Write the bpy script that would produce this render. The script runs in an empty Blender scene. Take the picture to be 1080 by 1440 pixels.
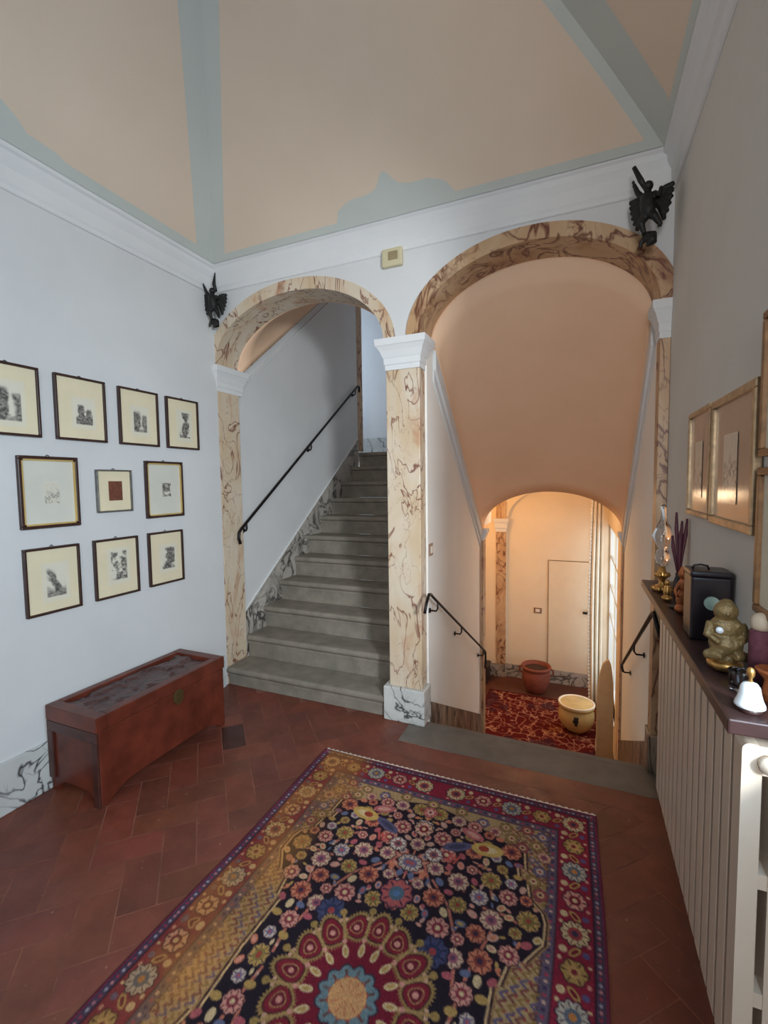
import bpy, math, random
import numpy as np
from mathutils import Vector, Matrix
from mathutils.geometry import tessellate_polygon

random.seed(7)
RNG = np.random.default_rng(11)
SC = bpy.context.scene
COL = SC.collection
PI = math.pi

# ------------------------------------------------------------------ colours
def lin(c):
    c = c / 255.0
    return c / 12.92 if c <= 0.04045 else ((c + 0.055) / 1.055) ** 2.4
def rgb(r, g, b):
    return (lin(r), lin(g), lin(b), 1.0)

# ------------------------------------------------------------------ materials
class NT:
    def __init__(self, name):
        self.m = bpy.data.materials.new(name)
        self.m.use_nodes = True
        self.t = self.m.node_tree
        self.t.nodes.clear()
        self.out = self.n('ShaderNodeOutputMaterial')
        self.p = self.n('ShaderNodeBsdfPrincipled')
        self.l(self.p.outputs[0], self.out.inputs[0])
    def n(self, t, **kw):
        x = self.t.nodes.new(t)
        for k, v in kw.items():
            setattr(x, k, v)
        return x
    def l(self, a, b):
        self.t.links.new(a, b)
    def coord(self, scale=(1, 1, 1), rot=(0, 0, 0)):
        c = self.n('ShaderNodeTexCoord')
        mp = self.n('ShaderNodeMapping')
        mp.inputs['Scale'].default_value = scale
        mp.inputs['Rotation'].default_value = rot
        self.l(c.outputs['Object'], mp.inputs[0])
        return mp.outputs[0]
    def noise(self, vec, scale, detail=3, rough=.55, dist=0.0):
        x = self.n('ShaderNodeTexNoise')
        x.inputs['Scale'].default_value = scale
        x.inputs['Detail'].default_value = detail
        x.inputs['Roughness'].default_value = rough
        x.inputs['Distortion'].default_value = dist
        self.l(vec, x.inputs['Vector'])
        return x.outputs['Fac']
    def ramp(self, fac, stops):
        r = self.n('ShaderNodeValToRGB')
        e = r.color_ramp.elements
        while len(e) < len(stops):
            e.new(.5)
        for i, (p, c) in enumerate(stops):
            e[i].position = p
            e[i].color = c
        self.l(fac, r.inputs[0])
        return r.outputs[0]
    def math(self, op, a, b=None):
        x = self.n('ShaderNodeMath', operation=op)
        for i, v in enumerate((a, b)):
            if v is None:
                continue
            if isinstance(v, (int, float)):
                x.inputs[i].default_value = v
            else:
                self.l(v, x.inputs[i])
        return x.outputs[0]
    def mix(self, fac, a, b, blend='MIX'):
        x = self.n('ShaderNodeMix', data_type='RGBA', blend_type=blend)
        for s, v in ((x.inputs['Factor'], fac), (x.inputs[6], a), (x.inputs[7], b)):
            if isinstance(v, (int, float)):
                s.default_value = v
            elif isinstance(v, tuple):
                s.default_value = v
            else:
                self.l(v, s)
        return x.outputs[2]
    def color(self, c):
        if isinstance(c, tuple):
            self.p.inputs['Base Color'].default_value = c
        else:
            self.l(c, self.p.inputs['Base Color'])
    def rough(self, r):
        if isinstance(r, (int, float)):
            self.p.inputs['Roughness'].default_value = r
        else:
            self.l(r, self.p.inputs['Roughness'])
    def bump(self, h, strength=.2, dist=.01):
        b = self.n('ShaderNodeBump')
        b.inputs['Strength'].default_value = strength
        b.inputs['Distance'].default_value = dist
        self.l(h, b.inputs['Height'])
        self.l(b.outputs[0], self.p.inputs['Normal'])

def plain(name, c, rough=.6, metal=0.0, var=.12, scale=6, bump=0.0, bscale=40, coat=0.0):
    k = NT(name)
    v = k.coord()
    f = k.noise(v, scale, 4)
    dark = tuple(x * (1 - var) for x in c[:3]) + (1,)
    lite = tuple(min(1, x * (1 + var)) for x in c[:3]) + (1,)
    k.color(k.ramp(f, [(.3, dark), (.7, lite)]))
    k.rough(rough)
    k.p.inputs['Metallic'].default_value = metal
    if coat:
        k.p.inputs['Coat Weight'].default_value = coat
        k.p.inputs['Coat Roughness'].default_value = .14
    if bump:
        k.bump(k.noise(v, bscale, 4), bump, .01)
    return k.m

def marble(name, base1, base2, vein1, vein2, scale=3.0, width=.03, rough=.35, stretch=(1, 1, .55), rot=(.5, .35, 0), patch=None):
    k = NT(name)
    v = k.coord(stretch, rot)
    base = k.ramp(k.noise(v, scale * .9, 3, .5, .6), [(.35, base1), (.65, base2)])
    if patch:
        base = k.mix(k.ramp(k.noise(v, scale * .55, 4, .6, 1.2), [(.52, (0, 0, 0, 1)), (.68, (.9, .9, .9, 1))]), base, patch)
    n1 = k.noise(v, scale, 3.5, .5, 1.4)
    a = k.math('ABSOLUTE', k.math('SUBTRACT', n1, .5))
    m1 = k.ramp(a, [(0, (1, 1, 1, 1)), (width, (0, 0, 0, 1))])
    brk = k.ramp(k.noise(v, scale * .8, 2), [(.33, (0, 0, 0, 1)), (.5, (1, 1, 1, 1))])
    m1 = k.mix(1.0, m1, brk, 'MULTIPLY')
    c = k.mix(m1, base, vein1)
    n2 = k.noise(v, scale * 2.3, 3, .5, 1.0)
    a2 = k.math('ABSOLUTE', k.math('SUBTRACT', n2, .53))
    m2 = k.ramp(a2, [(0, (.7, .7, .7, 1)), (width * .55, (0, 0, 0, 1))])
    brk2 = k.ramp(k.noise(v, scale * 1.3, 2), [(.45, (0, 0, 0, 1)), (.6, (1, 1, 1, 1))])
    c = k.mix(k.mix(1.0, m2, brk2, 'MULTIPLY'), c, vein2)
    k.color(c)
    k.rough(rough)
    return k.m

def attr_mat(name, rough=.8, bump=0, bscale=300, coat=0.0, spec=.5):
    k = NT(name)
    a = k.n('ShaderNodeAttribute', attribute_name='Col')
    k.color(a.outputs['Color'])
    k.rough(rough)
    k.p.inputs['Specular IOR Level'].default_value = spec
    if bump:
        k.bump(k.noise(k.coord(), bscale, 2), bump, .004)
    if coat:
        k.p.inputs['Coat Weight'].default_value = coat
        k.p.inputs['Coat Roughness'].default_value = .14
    return k.m

def wall_mat(name, c1, c2, bump=.06):
    k = NT(name)
    v = k.coord()
    k.color(k.ramp(k.noise(v, 1.6, 4, .6), [(.3, c1), (.7, c2)]))
    k.rough(.85)
    k.bump(k.noise(v, 26, 5), bump, .01)
    return k.m

M = {}
M['wall'] = wall_mat('white_plaster', rgb(204, 203, 202), rgb(212, 211, 210))
M['passage'] = wall_mat('brightened_passage_plaster', rgb(238, 232, 224), rgb(243, 238, 231), .05)  # white plaster made lighter, standing in for stronger light on the passage walls
M['wall_r'] = wall_mat('off_white_plaster', rgb(204, 199, 192), rgb(212, 207, 200))
M['warmwall'] = wall_mat('cream_plaster', rgb(226, 208, 180), rgb(234, 217, 190))
M['stucco'] = wall_mat('white_stucco', rgb(212, 211, 210), rgb(220, 219, 218), .03)
M['vault'] = wall_mat('peach_vault_paint', rgb(230, 190, 156), rgb(238, 199, 166), .08)
M['pink'] = wall_mat('peach_ceiling_paint', rgb(214, 193, 171), rgb(221, 200, 179), .04)
M['grey'] = wall_mat('sage_grey_ceiling_paint', rgb(188, 191, 184), rgb(196, 199, 191), .04)
M['marble'] = marble('cream_marble', rgb(211, 195, 174), rgb(201, 176, 144), rgb(116, 62, 48), rgb(128, 86, 74), 5.2, .022, .4, (1.0, 1.0, .5), (.45, .55, 0), patch=rgb(178, 122, 84))
M['marble2'] = marble('umber_marble', rgb(198, 168, 134), rgb(180, 142, 104), rgb(96, 46, 32), rgb(112, 68, 52), 4.8, .04, .4, (1.0, 1.0, .5), (.45, .55, 0), patch=rgb(140, 90, 64))
M['white_marble'] = marble('white_veined_marble', rgb(204, 204, 200), rgb(184, 184, 180), rgb(40, 40, 44), rgb(70, 70, 76), 3.0, .024, .3, (1, 1, 1), (.2, .3, .5))
M['skirt'] = marble('grey_striped_marble', rgb(168, 152, 134), rgb(140, 124, 108), rgb(50, 36, 30), rgb(80, 62, 52), 9.0, .085, .4, (1, 1, .2), (0, .25, 0))
M['dark_marble'] = marble('grey_veined_marble', rgb(186, 178, 168), rgb(160, 152, 142), rgb(44, 40, 42), rgb(80, 76, 74), 4.2, .05, .35, (1, 1, 1), (.3, .7, .2))
M['stone'] = plain('grey_serena_stone', rgb(130, 122, 110), .75, var=.2, scale=9, bump=.35, bscale=60)
M['threshold'] = plain('worn_grey_stone', rgb(106, 98, 90), .6, var=.2, scale=7, bump=.25, bscale=50)
M['iron'] = plain('dark_wrought_iron', rgb(40, 36, 36), .4, .7)
M['bronze'] = plain('blackened_bronze', rgb(24, 22, 21), .5, .2)
M['frame_dark'] = plain('dark_walnut_frame', rgb(56, 34, 28), .35, var=.25, scale=20)
M['frame_gold'] = plain('worn_gilt_frame', rgb(176, 150, 116), .35, .35, var=.3, scale=30)
M['frame_brown'] = plain('brown_gilt_frame', rgb(132, 96, 62), .35, .2, var=.3, scale=30)
M['frame_silver'] = plain('silvered_frame', rgb(120, 118, 112), .3, .6, var=.3, scale=30)
M['gilt'] = plain('gilt_lip', rgb(206, 176, 110), .4, .3)
M['mat_cream'] = plain('cream_mount_board', rgb(222, 208, 176), .8, var=.04)
M['mat_grey'] = plain('pale_grey_mount_board', rgb(206, 203, 190), .8, var=.04)
M['mat_white'] = plain('ivory_mount_board', rgb(218, 210, 188), .8, var=.04)
M['mat_tan'] = plain('faded_tan_mount_board', rgb(176, 150, 130), .5, var=.08, coat=.9)
M['print'] = attr_mat('engraving_print', .8)
M['print_gloss'] = attr_mat('glazed_print', .5, coat=1.0)
M['wood'] = plain('red_brown_chest_wood', rgb(96, 42, 28), .36, var=.35, scale=9)
M['wood_dark'] = plain('dark_chest_wood', rgb(70, 38, 32), .4, var=.3, scale=14)
M['carved'] = plain('carved_dark_wood', rgb(76, 50, 48), .35, var=.5, scale=24)
M['shelf_wood'] = plain('dark_shelf_wood', rgb(58, 38, 36), .32, var=.3, scale=12)
M['brass'] = plain('aged_brass', rgb(120, 104, 70), .4, .8)
M['gold'] = plain('polished_gold_metal', rgb(196, 148, 84), .3, .85, var=.3, scale=40)
M['old_gold'] = plain('antique_gold_lacquer', rgb(122, 100, 62), .42, .3, var=.3, scale=60, bump=.5, bscale=90)
M['copper'] = plain('orange_copper', rgb(176, 100, 58), .4, .5, var=.35, scale=50)
M['purple'] = plain('dried_purple_stem', rgb(84, 38, 52), .6, var=.3, scale=40)
M['plum'] = plain('plum_fabric', rgb(96, 50, 62), .8, var=.3, scale=60)
M['beige'] = plain('beige_ceramic', rgb(190, 172, 150), .5)
M['black_lacquer'] = plain('black_lacquer', rgb(32, 24, 28), .3, var=.3, scale=20)
M['medal'] = plain('grey_green_medallion', rgb(150, 172, 158), .5, var=.1, scale=50)
M['porcelain'] = plain('white_porcelain', rgb(228, 232, 234), .2, var=.02)
M['cream_rad'] = plain('cream_radiator_enamel', rgb(204, 188, 170), .35, var=.03)
M['plastic'] = plain('yellowed_plastic', rgb(202, 190, 156), .5, var=.05)
M['plastic_dark'] = plain('beige_grille_plastic', rgb(150, 134, 100), .5, var=.1)
M['white_plastic'] = plain('white_switch_plastic', rgb(232, 220, 206), .5, var=.03)
M['switch_frame'] = plain('bronze_switch_plate', rgb(150, 118, 96), .4, .3)
M['terracotta'] = plain('terracotta', rgb(136, 72, 54), .75, var=.2, scale=14)
M['soil'] = plain('dark_potting_soil', rgb(70, 44, 32), .95, var=.4, scale=60)
M['glaze'] = plain('cream_yellow_glaze', rgb(206, 178, 120), .25, var=.12, scale=8)
M['glaze_white'] = plain('white_pot_glaze', rgb(238, 228, 208), .3, var=.04)
M['glaze_dark'] = plain('dark_pot_emblem', rgb(50, 44, 40), .4)
M['curtain'] = plain('ivory_curtain', rgb(238, 226, 206), .9, var=.05)
M['cover'] = plain('tan_cloth_cover', rgb(206, 182, 146), .9, var=.1, scale=8)
M['paint_white'] = plain('white_window_paint', rgb(232, 232, 228), .45, var=.02)
M['paint_cream'] = plain('cream_door_paint', rgb(228, 210, 182), .8, var=.03)
M['shadow_gap'] = plain('brown_door_gap', rgb(120, 92, 62), .8)
M['handle_black'] = plain('black_door_handle', rgb(36, 28, 24), .4, .4)
M['fringe'] = plain('cream_wool_fringe', rgb(220, 206, 192), .95, var=.12, scale=80)
M['rug'] = attr_mat('knotted_wool_pile', .95, .5, 260, spec=.1)
M['carpet'] = attr_mat('red_landing_carpet', .95, .4, 200, spec=.1)
M['landing_tile'] = plain('dark_landing_tile', rgb(92, 50, 36), .5, var=.2, scale=10)
M['grout'] = plain('old_lime_grout', rgb(132, 84, 66), .9, var=.35, scale=8)
M['pinkwall'] = plain('pink_garden_wall', rgb(222, 188, 176), .9)
M['dark_wood_box'] = plain('very_dark_wood', rgb(50, 34, 30), .5)

def tile_mat():
    k = NT('terracotta_floor_tile')
    a = k.n('ShaderNodeAttribute', attribute_name='Col')
    v = k.coord()
    f = k.noise(v, 5, 5, .65)
    c = k.mix(1.0, a.outputs['Color'], k.ramp(f, [(.25, (.62, .6, .6, 1)), (.75, (1.22, 1.2, 1.18, 1))]), 'MULTIPLY')
    sp = k.ramp(k.noise(v, 38, 3, .7), [(.66, (0, 0, 0, 1)), (.74, (.55, .55, .55, 1))])
    c = k.mix(sp, c, rgb(168, 128, 108))
    k.color(c)
    k.rough(k.ramp(k.noise(v, 7, 4), [(.3, (.36, .36, .36, 1)), (.7, (.56, .56, .56, 1))]))
    k.bump(k.noise(v, 22, 4), .12, .01)
    return k.m
M['tile'] = tile_mat()

def glass_pane():
    k = NT('window_glass')
    tr = k.n('ShaderNodeBsdfTransparent')
    gl = k.n('ShaderNodeBsdfGlossy')
    gl.inputs['Roughness'].default_value = .02
    mx = k.n('ShaderNodeMixShader')
    mx.inputs[0].default_value = .06
    k.l(tr.outputs[0], mx.inputs[1]); k.l(gl.outputs[0], mx.inputs[2]); k.l(mx.outputs[0], k.out.inputs[0])
    return k.m
M['glass'] = glass_pane()
def blown():
    k = NT('blown_glass')
    k.color(rgb(245, 240, 238)); k.rough(.03)
    k.p.inputs['Transmission Weight'].default_value = 1
    k.p.inputs['IOR'].default_value = 1.45
    return k.m
M['blown'] = blown()

# ------------------------------------------------------------------ mesh helpers
class MB:
    def __init__(self):
        self.v = []; self.f = []; self.mi = []; self.col = None
    def add(self, vs, fs, mi=0):
        o = len(self.v)
        self.v += [tuple(p) for p in vs]
        for f in fs:
            self.f.append(tuple(i + o for i in f)); self.mi.append(mi)
        return self
    def box(self, x0, x1, y0, y1, z0, z1, mi=0):
        vs = [(x0, y0, z0), (x1, y0, z0), (x1, y1, z0), (x0, y1, z0), (x0, y0, z1), (x1, y0, z1), (x1, y1, z1), (x0, y1, z1)]
        return self.add(vs, [(0, 3, 2, 1), (4, 5, 6, 7), (0, 1, 5, 4), (1, 2, 6, 5), (2, 3, 7, 6), (3, 0, 4, 7)], mi)
    def prism(self, poly, a0, a1, axis, mi=0):
        """poly: 2D points; axis 'x' -> (y,z), 'y' -> (x,z), 'z' -> (x,y)"""
        def P(p, a):
            return {'x': (a, p[0], p[1]), 'y': (p[0], a, p[1]), 'z': (p[0], p[1], a)}[axis]
        n = len(poly)
        tri = tessellate_polygon([[Vector((p[0], p[1], 0)) for p in poly]])
        vs = [P(p, a0) for p in poly] + [P(p, a1) for p in poly]
        fs = [t for t in tri] + [tuple(i + n for i in reversed(t)) for t in tri]
        fs += [(i, (i + 1) % n, (i + 1) % n + n, i + n) for i in range(n)]
        return self.add(vs, fs, mi)
    def tube(self, pts, r, seg=10, mi=0, caps=True):
        pts = [Vector(p) for p in pts]
        rs = r if isinstance(r, (list, tuple)) else [r] * len(pts)
        vs = []; fs = []
        up = None
        for i, p in enumerate(pts):
            d = (pts[min(i + 1, len(pts) - 1)] - pts[max(i - 1, 0)]).normalized()
            if up is None:
                up = Vector((0, 0, 1)) if abs(d.z) < .9 else Vector((1, 0, 0))
            s = d.cross(up).normalized(); u = s.cross(d).normalized(); up = u
            for k in range(seg):
                a = 2 * PI * k / seg
                vs.append(p + (s * math.cos(a) + u * math.sin(a)) * rs[i])
        for i in range(len(pts) - 1):
            for k in range(seg):
                k2 = (k + 1) % seg
                fs.append((i * seg + k, i * seg + k2, (i + 1) * seg + k2, (i + 1) * seg + k))
        if caps:
            fs.append(tuple(range(seg - 1, -1, -1)))
            fs.append(tuple((len(pts) - 1) * seg + k for k in range(seg)))
        return self.add(vs, fs, mi)
    def lathe(self, prof, c, seg=32, mi=0, wob=None):
        vs = []; fs = []
        for (r, z) in prof:
            for k in range(seg):
                a = 2 * PI * k / seg
                rr = r * (wob(a, z) if wob else 1)
                vs.append((c[0] + rr * math.cos(a), c[1] + rr * math.sin(a), c[2] + z))
        for i in range(len(prof) - 1):
            for k in range(seg):
                k2 = (k + 1) % seg
                fs.append((i * seg + k, i * seg + k2, (i + 1) * seg + k2, (i + 1) * seg + k))
        fs.append(tuple(range(seg - 1, -1, -1)))
        fs.append(tuple((len(prof) - 1) * seg + k for k in range(seg)))
        return self.add(vs, fs, mi)
    def ball(self, c, r, seg=16, rings=10, mi=0):
        rx, ry, rz = r if isinstance(r, (list, tuple)) else (r, r, r)
        vs = [(c[0], c[1], c[2] - rz)]; fs = []
        for i in range(1, rings):
            t = PI * i / rings
            for k in range(seg):
                a = 2 * PI * k / seg
                vs.append((c[0] + rx * math.sin(t) * math.cos(a), c[1] + ry * math.sin(t) * math.sin(a), c[2] - rz * math.cos(t)))
        vs.append((c[0], c[1], c[2] + rz))
        for k in range(seg):
            fs.append((0, 1 + (k + 1) % seg, 1 + k))
            fs.append((len(vs) - 1, 1 + (rings - 2) * seg + k, 1 + (rings - 2) * seg + (k + 1) % seg))
        for i in range(rings - 2):
            for k in range(seg):
                k2 = (k + 1) % seg
                fs.append((1 + i * seg + k, 1 + i * seg + k2, 1 + (i + 1) * seg + k2, 1 + (i + 1) * seg + k))
        return self.add(vs, fs, mi)
    def grid(self, P, mi=0):
        """P: rows x cols of points"""
        R = len(P); Cc = len(P[0])
        vs = [p for row in P for p in row]
        fs = [(i * Cc + j, i * Cc + j + 1, (i + 1) * Cc + j + 1, (i + 1) * Cc + j) for i in range(R - 1) for j in range(Cc - 1)]
        return self.add(vs, fs, mi)
    def build(self, name, mats, parent=None, smooth=False, bevel=0, bseg=2, cols=None, autosmooth=None, fixn=True):
        me = bpy.data.meshes.new(name)
        off = Vector((0, 0, 0))
        q = parent
        while q is not None:
            off += q.location; q = q.parent
        me.from_pydata([(p[0] - off.x, p[1] - off.y, p[2] - off.z) for p in self.v], [], self.f)
        for m in (mats if isinstance(mats, list) else [mats]):
            me.materials.append(m)
        if any(self.mi):
            me.polygons.foreach_set('material_index', self.mi)
        if smooth:
            me.polygons.foreach_set('use_smooth', [True] * len(me.polygons))
        if cols is not None:
            a = me.color_attributes.new('Col', 'FLOAT_COLOR', 'POINT')
            a.data.foreach_set('color', np.asarray(cols, dtype=np.float32).ravel())
        me.update()
        if fixn:
            import bmesh
            b = bmesh.new(); b.from_mesh(me)
            bmesh.ops.recalc_face_normals(b, faces=b.faces)
            b.to_mesh(me); b.free()
        o = bpy.data.objects.new(name, me)
        COL.objects.link(o)
        if parent is not None:
            o.parent = parent
        if bevel:
            md = o.modifiers.new('bevel', 'BEVEL')
            md.width = bevel; md.segments = bseg; md.limit_method = 'ANGLE'; md.angle_limit = math.radians(40)
        return o

def tag(o, label=None, cat=None, group=None, kind=None):
    if label: o['label'] = label
    if cat: o['category'] = cat
    if group: o['group'] = group
    if kind: o['kind'] = kind
    return o
def thing(name, label, cat, loc, group=None):
    o = bpy.data.objects.new(name, None)
    o.empty_display_size = .05
    COL.objects.link(o)
    o.location = loc
    return tag(o, label, cat, group)
def struct(o):
    o['kind'] = 'structure'; return o
def remesh(o, voxel, smooth=4):
    r = o.modifiers.new('remesh', 'REMESH'); r.mode = 'VOXEL'; r.voxel_size = voxel; r.use_smooth_shade = True
    if smooth:
        s = o.modifiers.new('smooth', 'SMOOTH'); s.iterations = smooth; s.factor = .5
    return o

def fbm(h, w, scale, seed, octv=4):
    r = np.random.default_rng(seed)
    out = np.zeros((h, w)); amp = 1; tot = 0
    for o in range(octv):
        n = max(2, int(round(scale * 2 ** o)))
        m = max(2, int(round(n * w / h)))
        g = r.random((n + 2, m + 2))
        yy = np.linspace(0, n, h, endpoint=False); xx = np.linspace(0, m, w, endpoint=False)
        y0 = yy.astype(int); x0 = xx.astype(int)
        fy = (yy - y0)[:, None]; fx = (xx - x0)[None, :]
        fy = fy * fy * (3 - 2 * fy); fx = fx * fx * (3 - 2 * fx)
        a = g[y0][:, x0]; b = g[y0][:, x0 + 1]; c = g[y0 + 1][:, x0]; d = g[y0 + 1][:, x0 + 1]
        out += amp * ((a * (1 - fx) + b * fx) * (1 - fy) + (c * (1 - fx) + d * fx) * fy)
        tot += amp; amp *= .5
    return out / tot
def sm(x, a, b):
    t = np.clip((x - a) / (b - a), 0, 1)
    return t * t * (3 - 2 * t)
def s2l(img):
    c = np.clip(img, 0, 255) / 255.0
    return np.where(c <= .04045, c / 12.92, ((c + .055) / 1.055) ** 2.4)

# ------------------------------------------------------------------ main dimensions (metres)
XL, XR, YB, YF = -2.50, .41, 2.69, -1.60
ZC = 3.14            # cornice top
SP = 2.44            # arch springing
A1 = dict(c=-1.82, a=.68, b=.42, oa=.755, ob=.50)
A2 = dict(c=-.275, a=.635, b=.42, oa=.715, ob=.50)
YT = 2.92            # rear face of the arch wall
STEP_R, STEP_T, STEP_Z1 = .179, .241, .14
LAND = -1.43
LB = 7.0             # landing back wall

def arc(c, a, b, z0, n=28, x_lo=-9, x_hi=9):
    pts = []
    for i in range(n + 1):
        t = PI - PI * i / n
        x = c + a * math.cos(t)
        if x < x_lo:
            continue
        if x > x_hi:
            continue
        pts.append((x, z0 + b * math.sin(t)))
    def zat(x):
        return z0 + b * math.sqrt(max(0, 1 - ((x - c) / a) ** 2))
    if c - a < x_lo: pts.insert(0, (x_lo, zat(x_lo)))
    if c + a > x_hi: pts.append((x_hi, zat(x_hi)))
    return pts

# ------------------------------------------------------------------ FLOOR
def floor():
    W, L, gr = .135, .27, .0022
    vs = []; fs = []; cols = []
    ca = math.cos(PI / 4); sa = math.sin(PI / 4)
    def put(quad, z, c):
        o = len(vs)
        vs.extend([(p[0], p[1], z) for p in quad]); fs.append((o, o + 1, o + 2, o + 3))
        cols.extend([c] * 4)
    def tone(dark=False):
        t = random.random()
        base = np.array([116, 62, 47]) * (0.92 + .13 * t)
        base = base + np.array([random.uniform(-3, 4), random.uniform(-2, 2), random.uniform(-2, 2)])
        if dark: base = np.array([70, 36, 32])
        r = s2l(base)
        return (r[0], r[1], r[2], 1)
    for k in range(-40, 41):
        for m in range(-14, 15):
            for kind in (0, 1):
                x0 = k + 4 * m; y0 = k
                if kind == 0: r = (x0, x0 + 2, y0, y0 + 1)
                else: r = (x0, x0 + 1, y0 + 1, y0 + 3)
                u0, u1, w0, w1 = r[0] * W + gr, r[1] * W - gr, r[2] * W + gr, r[3] * W - gr
                q = []
                for (u, w) in ((u0, w0), (u1, w0), (u1, w1), (u0, w1)):
                    q.append((-1.04 + u * ca - w * sa, .55 + u * sa + w * ca))
                cx = sum(p[0] for p in q) / 4; cy = sum(p[1] for p in q) / 4
                if not (-2.62 < cx < .52 and -1.72 < cy < 2.78):
                    continue
                if max(p[0] for p in q) > .55 or max(p[1] for p in q) > 2.9: continue
                if cx > -.95 and cy > 2.42: continue
                dark = abs(cx + 2.0) < .09 and abs(cy - 2.13) < .09
                put(q, 0.0, tone(dark))
    # border course along the stone sill
    for i in range(6):
        x0 = -.997 - .09 + .27 * i - .0; x1 = min(x0 + .27, .41)
        put([(x0 + gr, 2.325), (x1 - gr, 2.325), (x1 - gr, 2.458), (x0 + gr, 2.458)], .0006, tone())
    mb = MB(); mb.v = vs; mb.f = fs; mb.mi = [0] * len(fs)
    n = len(vs)
    mb.add([(XL - .1, YF - .1, -.0015), (.5, YF - .1, -.0015), (.5, YB + .05, -.0015), (XL - .1, YB + .05, -.0015)], [(0, 1, 2, 3)], 1)
    mb.add([(XL - .1, YF - .1, -.1), (.5, YF - .1, -.1), (.5, 2.60, -.1), (XL - .1, 2.60, -.1)], [(0, 1, 2, 3)], 1)
    cols += [(1, 1, 1, 1)] * 8
    struct(mb.build('floor', [M['tile'], M['grout']], cols=cols, fixn=False))
floor()

# ------------------------------------------------------------------ WALLS OF THE HALL
struct(MB().box(XL - .14, XL, YF - .1, YB, -.1, 3.4).build('wall_left', M['wall']))
w = MB()
for (y0, y1, z0, z1) in ((YF - .1, -.6, -.1, 3.4), (1.05, YT, -.1, 3.4), (-.6, 1.05, -.1, 1.0), (-.6, 1.05, 2.6, 3.4)):
    w.box(XR, XR + .2, y0, y1, z0, z1)
struct(w.build('wall_right', M['wall_r']))
w = MB()
for (x0, x1, z0, z1) in ((XL - .14, -.04, -.1, 3.4), (.4, XR + .2, -.1, 3.4), (-.04, .4, -.1, 1.2), (-.04, .4, 2.7, 3.4)):
    w.box(x0, x1, YF - .1, YF, z0, z1)
struct(w.build('wall_front', M['wall']))

# arch wall: everything above the springing line, cut by the two arches
poly = [(XL - .12, SP)]
poly += [(XL, SP)] + arc(A1['c'], A1['oa'], A1['ob'], SP, 40, x_lo=XL)
poly += arc(A2['c'], A2['oa'], A2['ob'], SP, 40, x_hi=XR)
poly += [(XR, SP), (XR + .19, SP), (XR + .19, 3.4), (XL - .12, 3.4)]
cl = [poly[0]]
for p in poly[1:]:
    if (p[0] - cl[-1][0]) ** 2 + (p[1] - cl[-1][1]) ** 2 > 1e-8:
        cl.append(p)
struct(MB().prism(cl, YB, YT, 'y').build('wall_back', M['wall']))
# marble archivolts
def archivolt(name, A, lo, hi, mat):
    outer = arc(A['c'], A['oa'], A['ob'], SP, 48, x_lo=lo, x_hi=hi)
    inner = arc(A['c'], A['a'], A['b'], SP, 48, x_lo=lo, x_hi=hi)
    p = [(inner[0][0], SP)] if abs(inner[0][1] - SP) > 1e-6 else []
    n = 48
    res = lambda pts: pts
    if abs(outer[-1][1] - SP) > 1e-6: outer.append((outer[-1][0], SP))
    poly = outer + list(reversed(inner))
    cl = [poly[0]]
    for q in poly[1:]:
        if (q[0] - cl[-1][0]) ** 2 + (q[1] - cl[-1][1]) ** 2 > 1e-9:
            cl.append(q)
    o = MB().prism(cl, YB - .012, YT + .004, 'y').build(name, mat)
    return struct(o)
archivolt('trim_1', A1, XL + .0, 9, M['marble'])
archivolt('trim_2', A2, -9, XR - .0, M['marble2'])

# cornices on the three walls
prof = [(0, 2.945), (.012, 2.95), (.012, 2.972), (.02, 2.985), (.022, 3.05), (.04, 3.085), (.045, 3.11), (.06, 3.12), (.06, ZC), (0, ZC)]
struct(MB().prism([(XL + p, z) for p, z in prof], YF, YB, 'y').build('trim_3', M['stucco'], bevel=.003))
struct(MB().prism([(YB - p * .9, z + .012) for p, z in prof], XL + .02, XR - .02, 'x').build('trim_4', M['stucco'], bevel=.003))
struct(MB().prism([(XR - p, z) for p, z in prof], YF, YB, 'y').build('trim_5', M['stucco'], bevel=.003))

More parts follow.
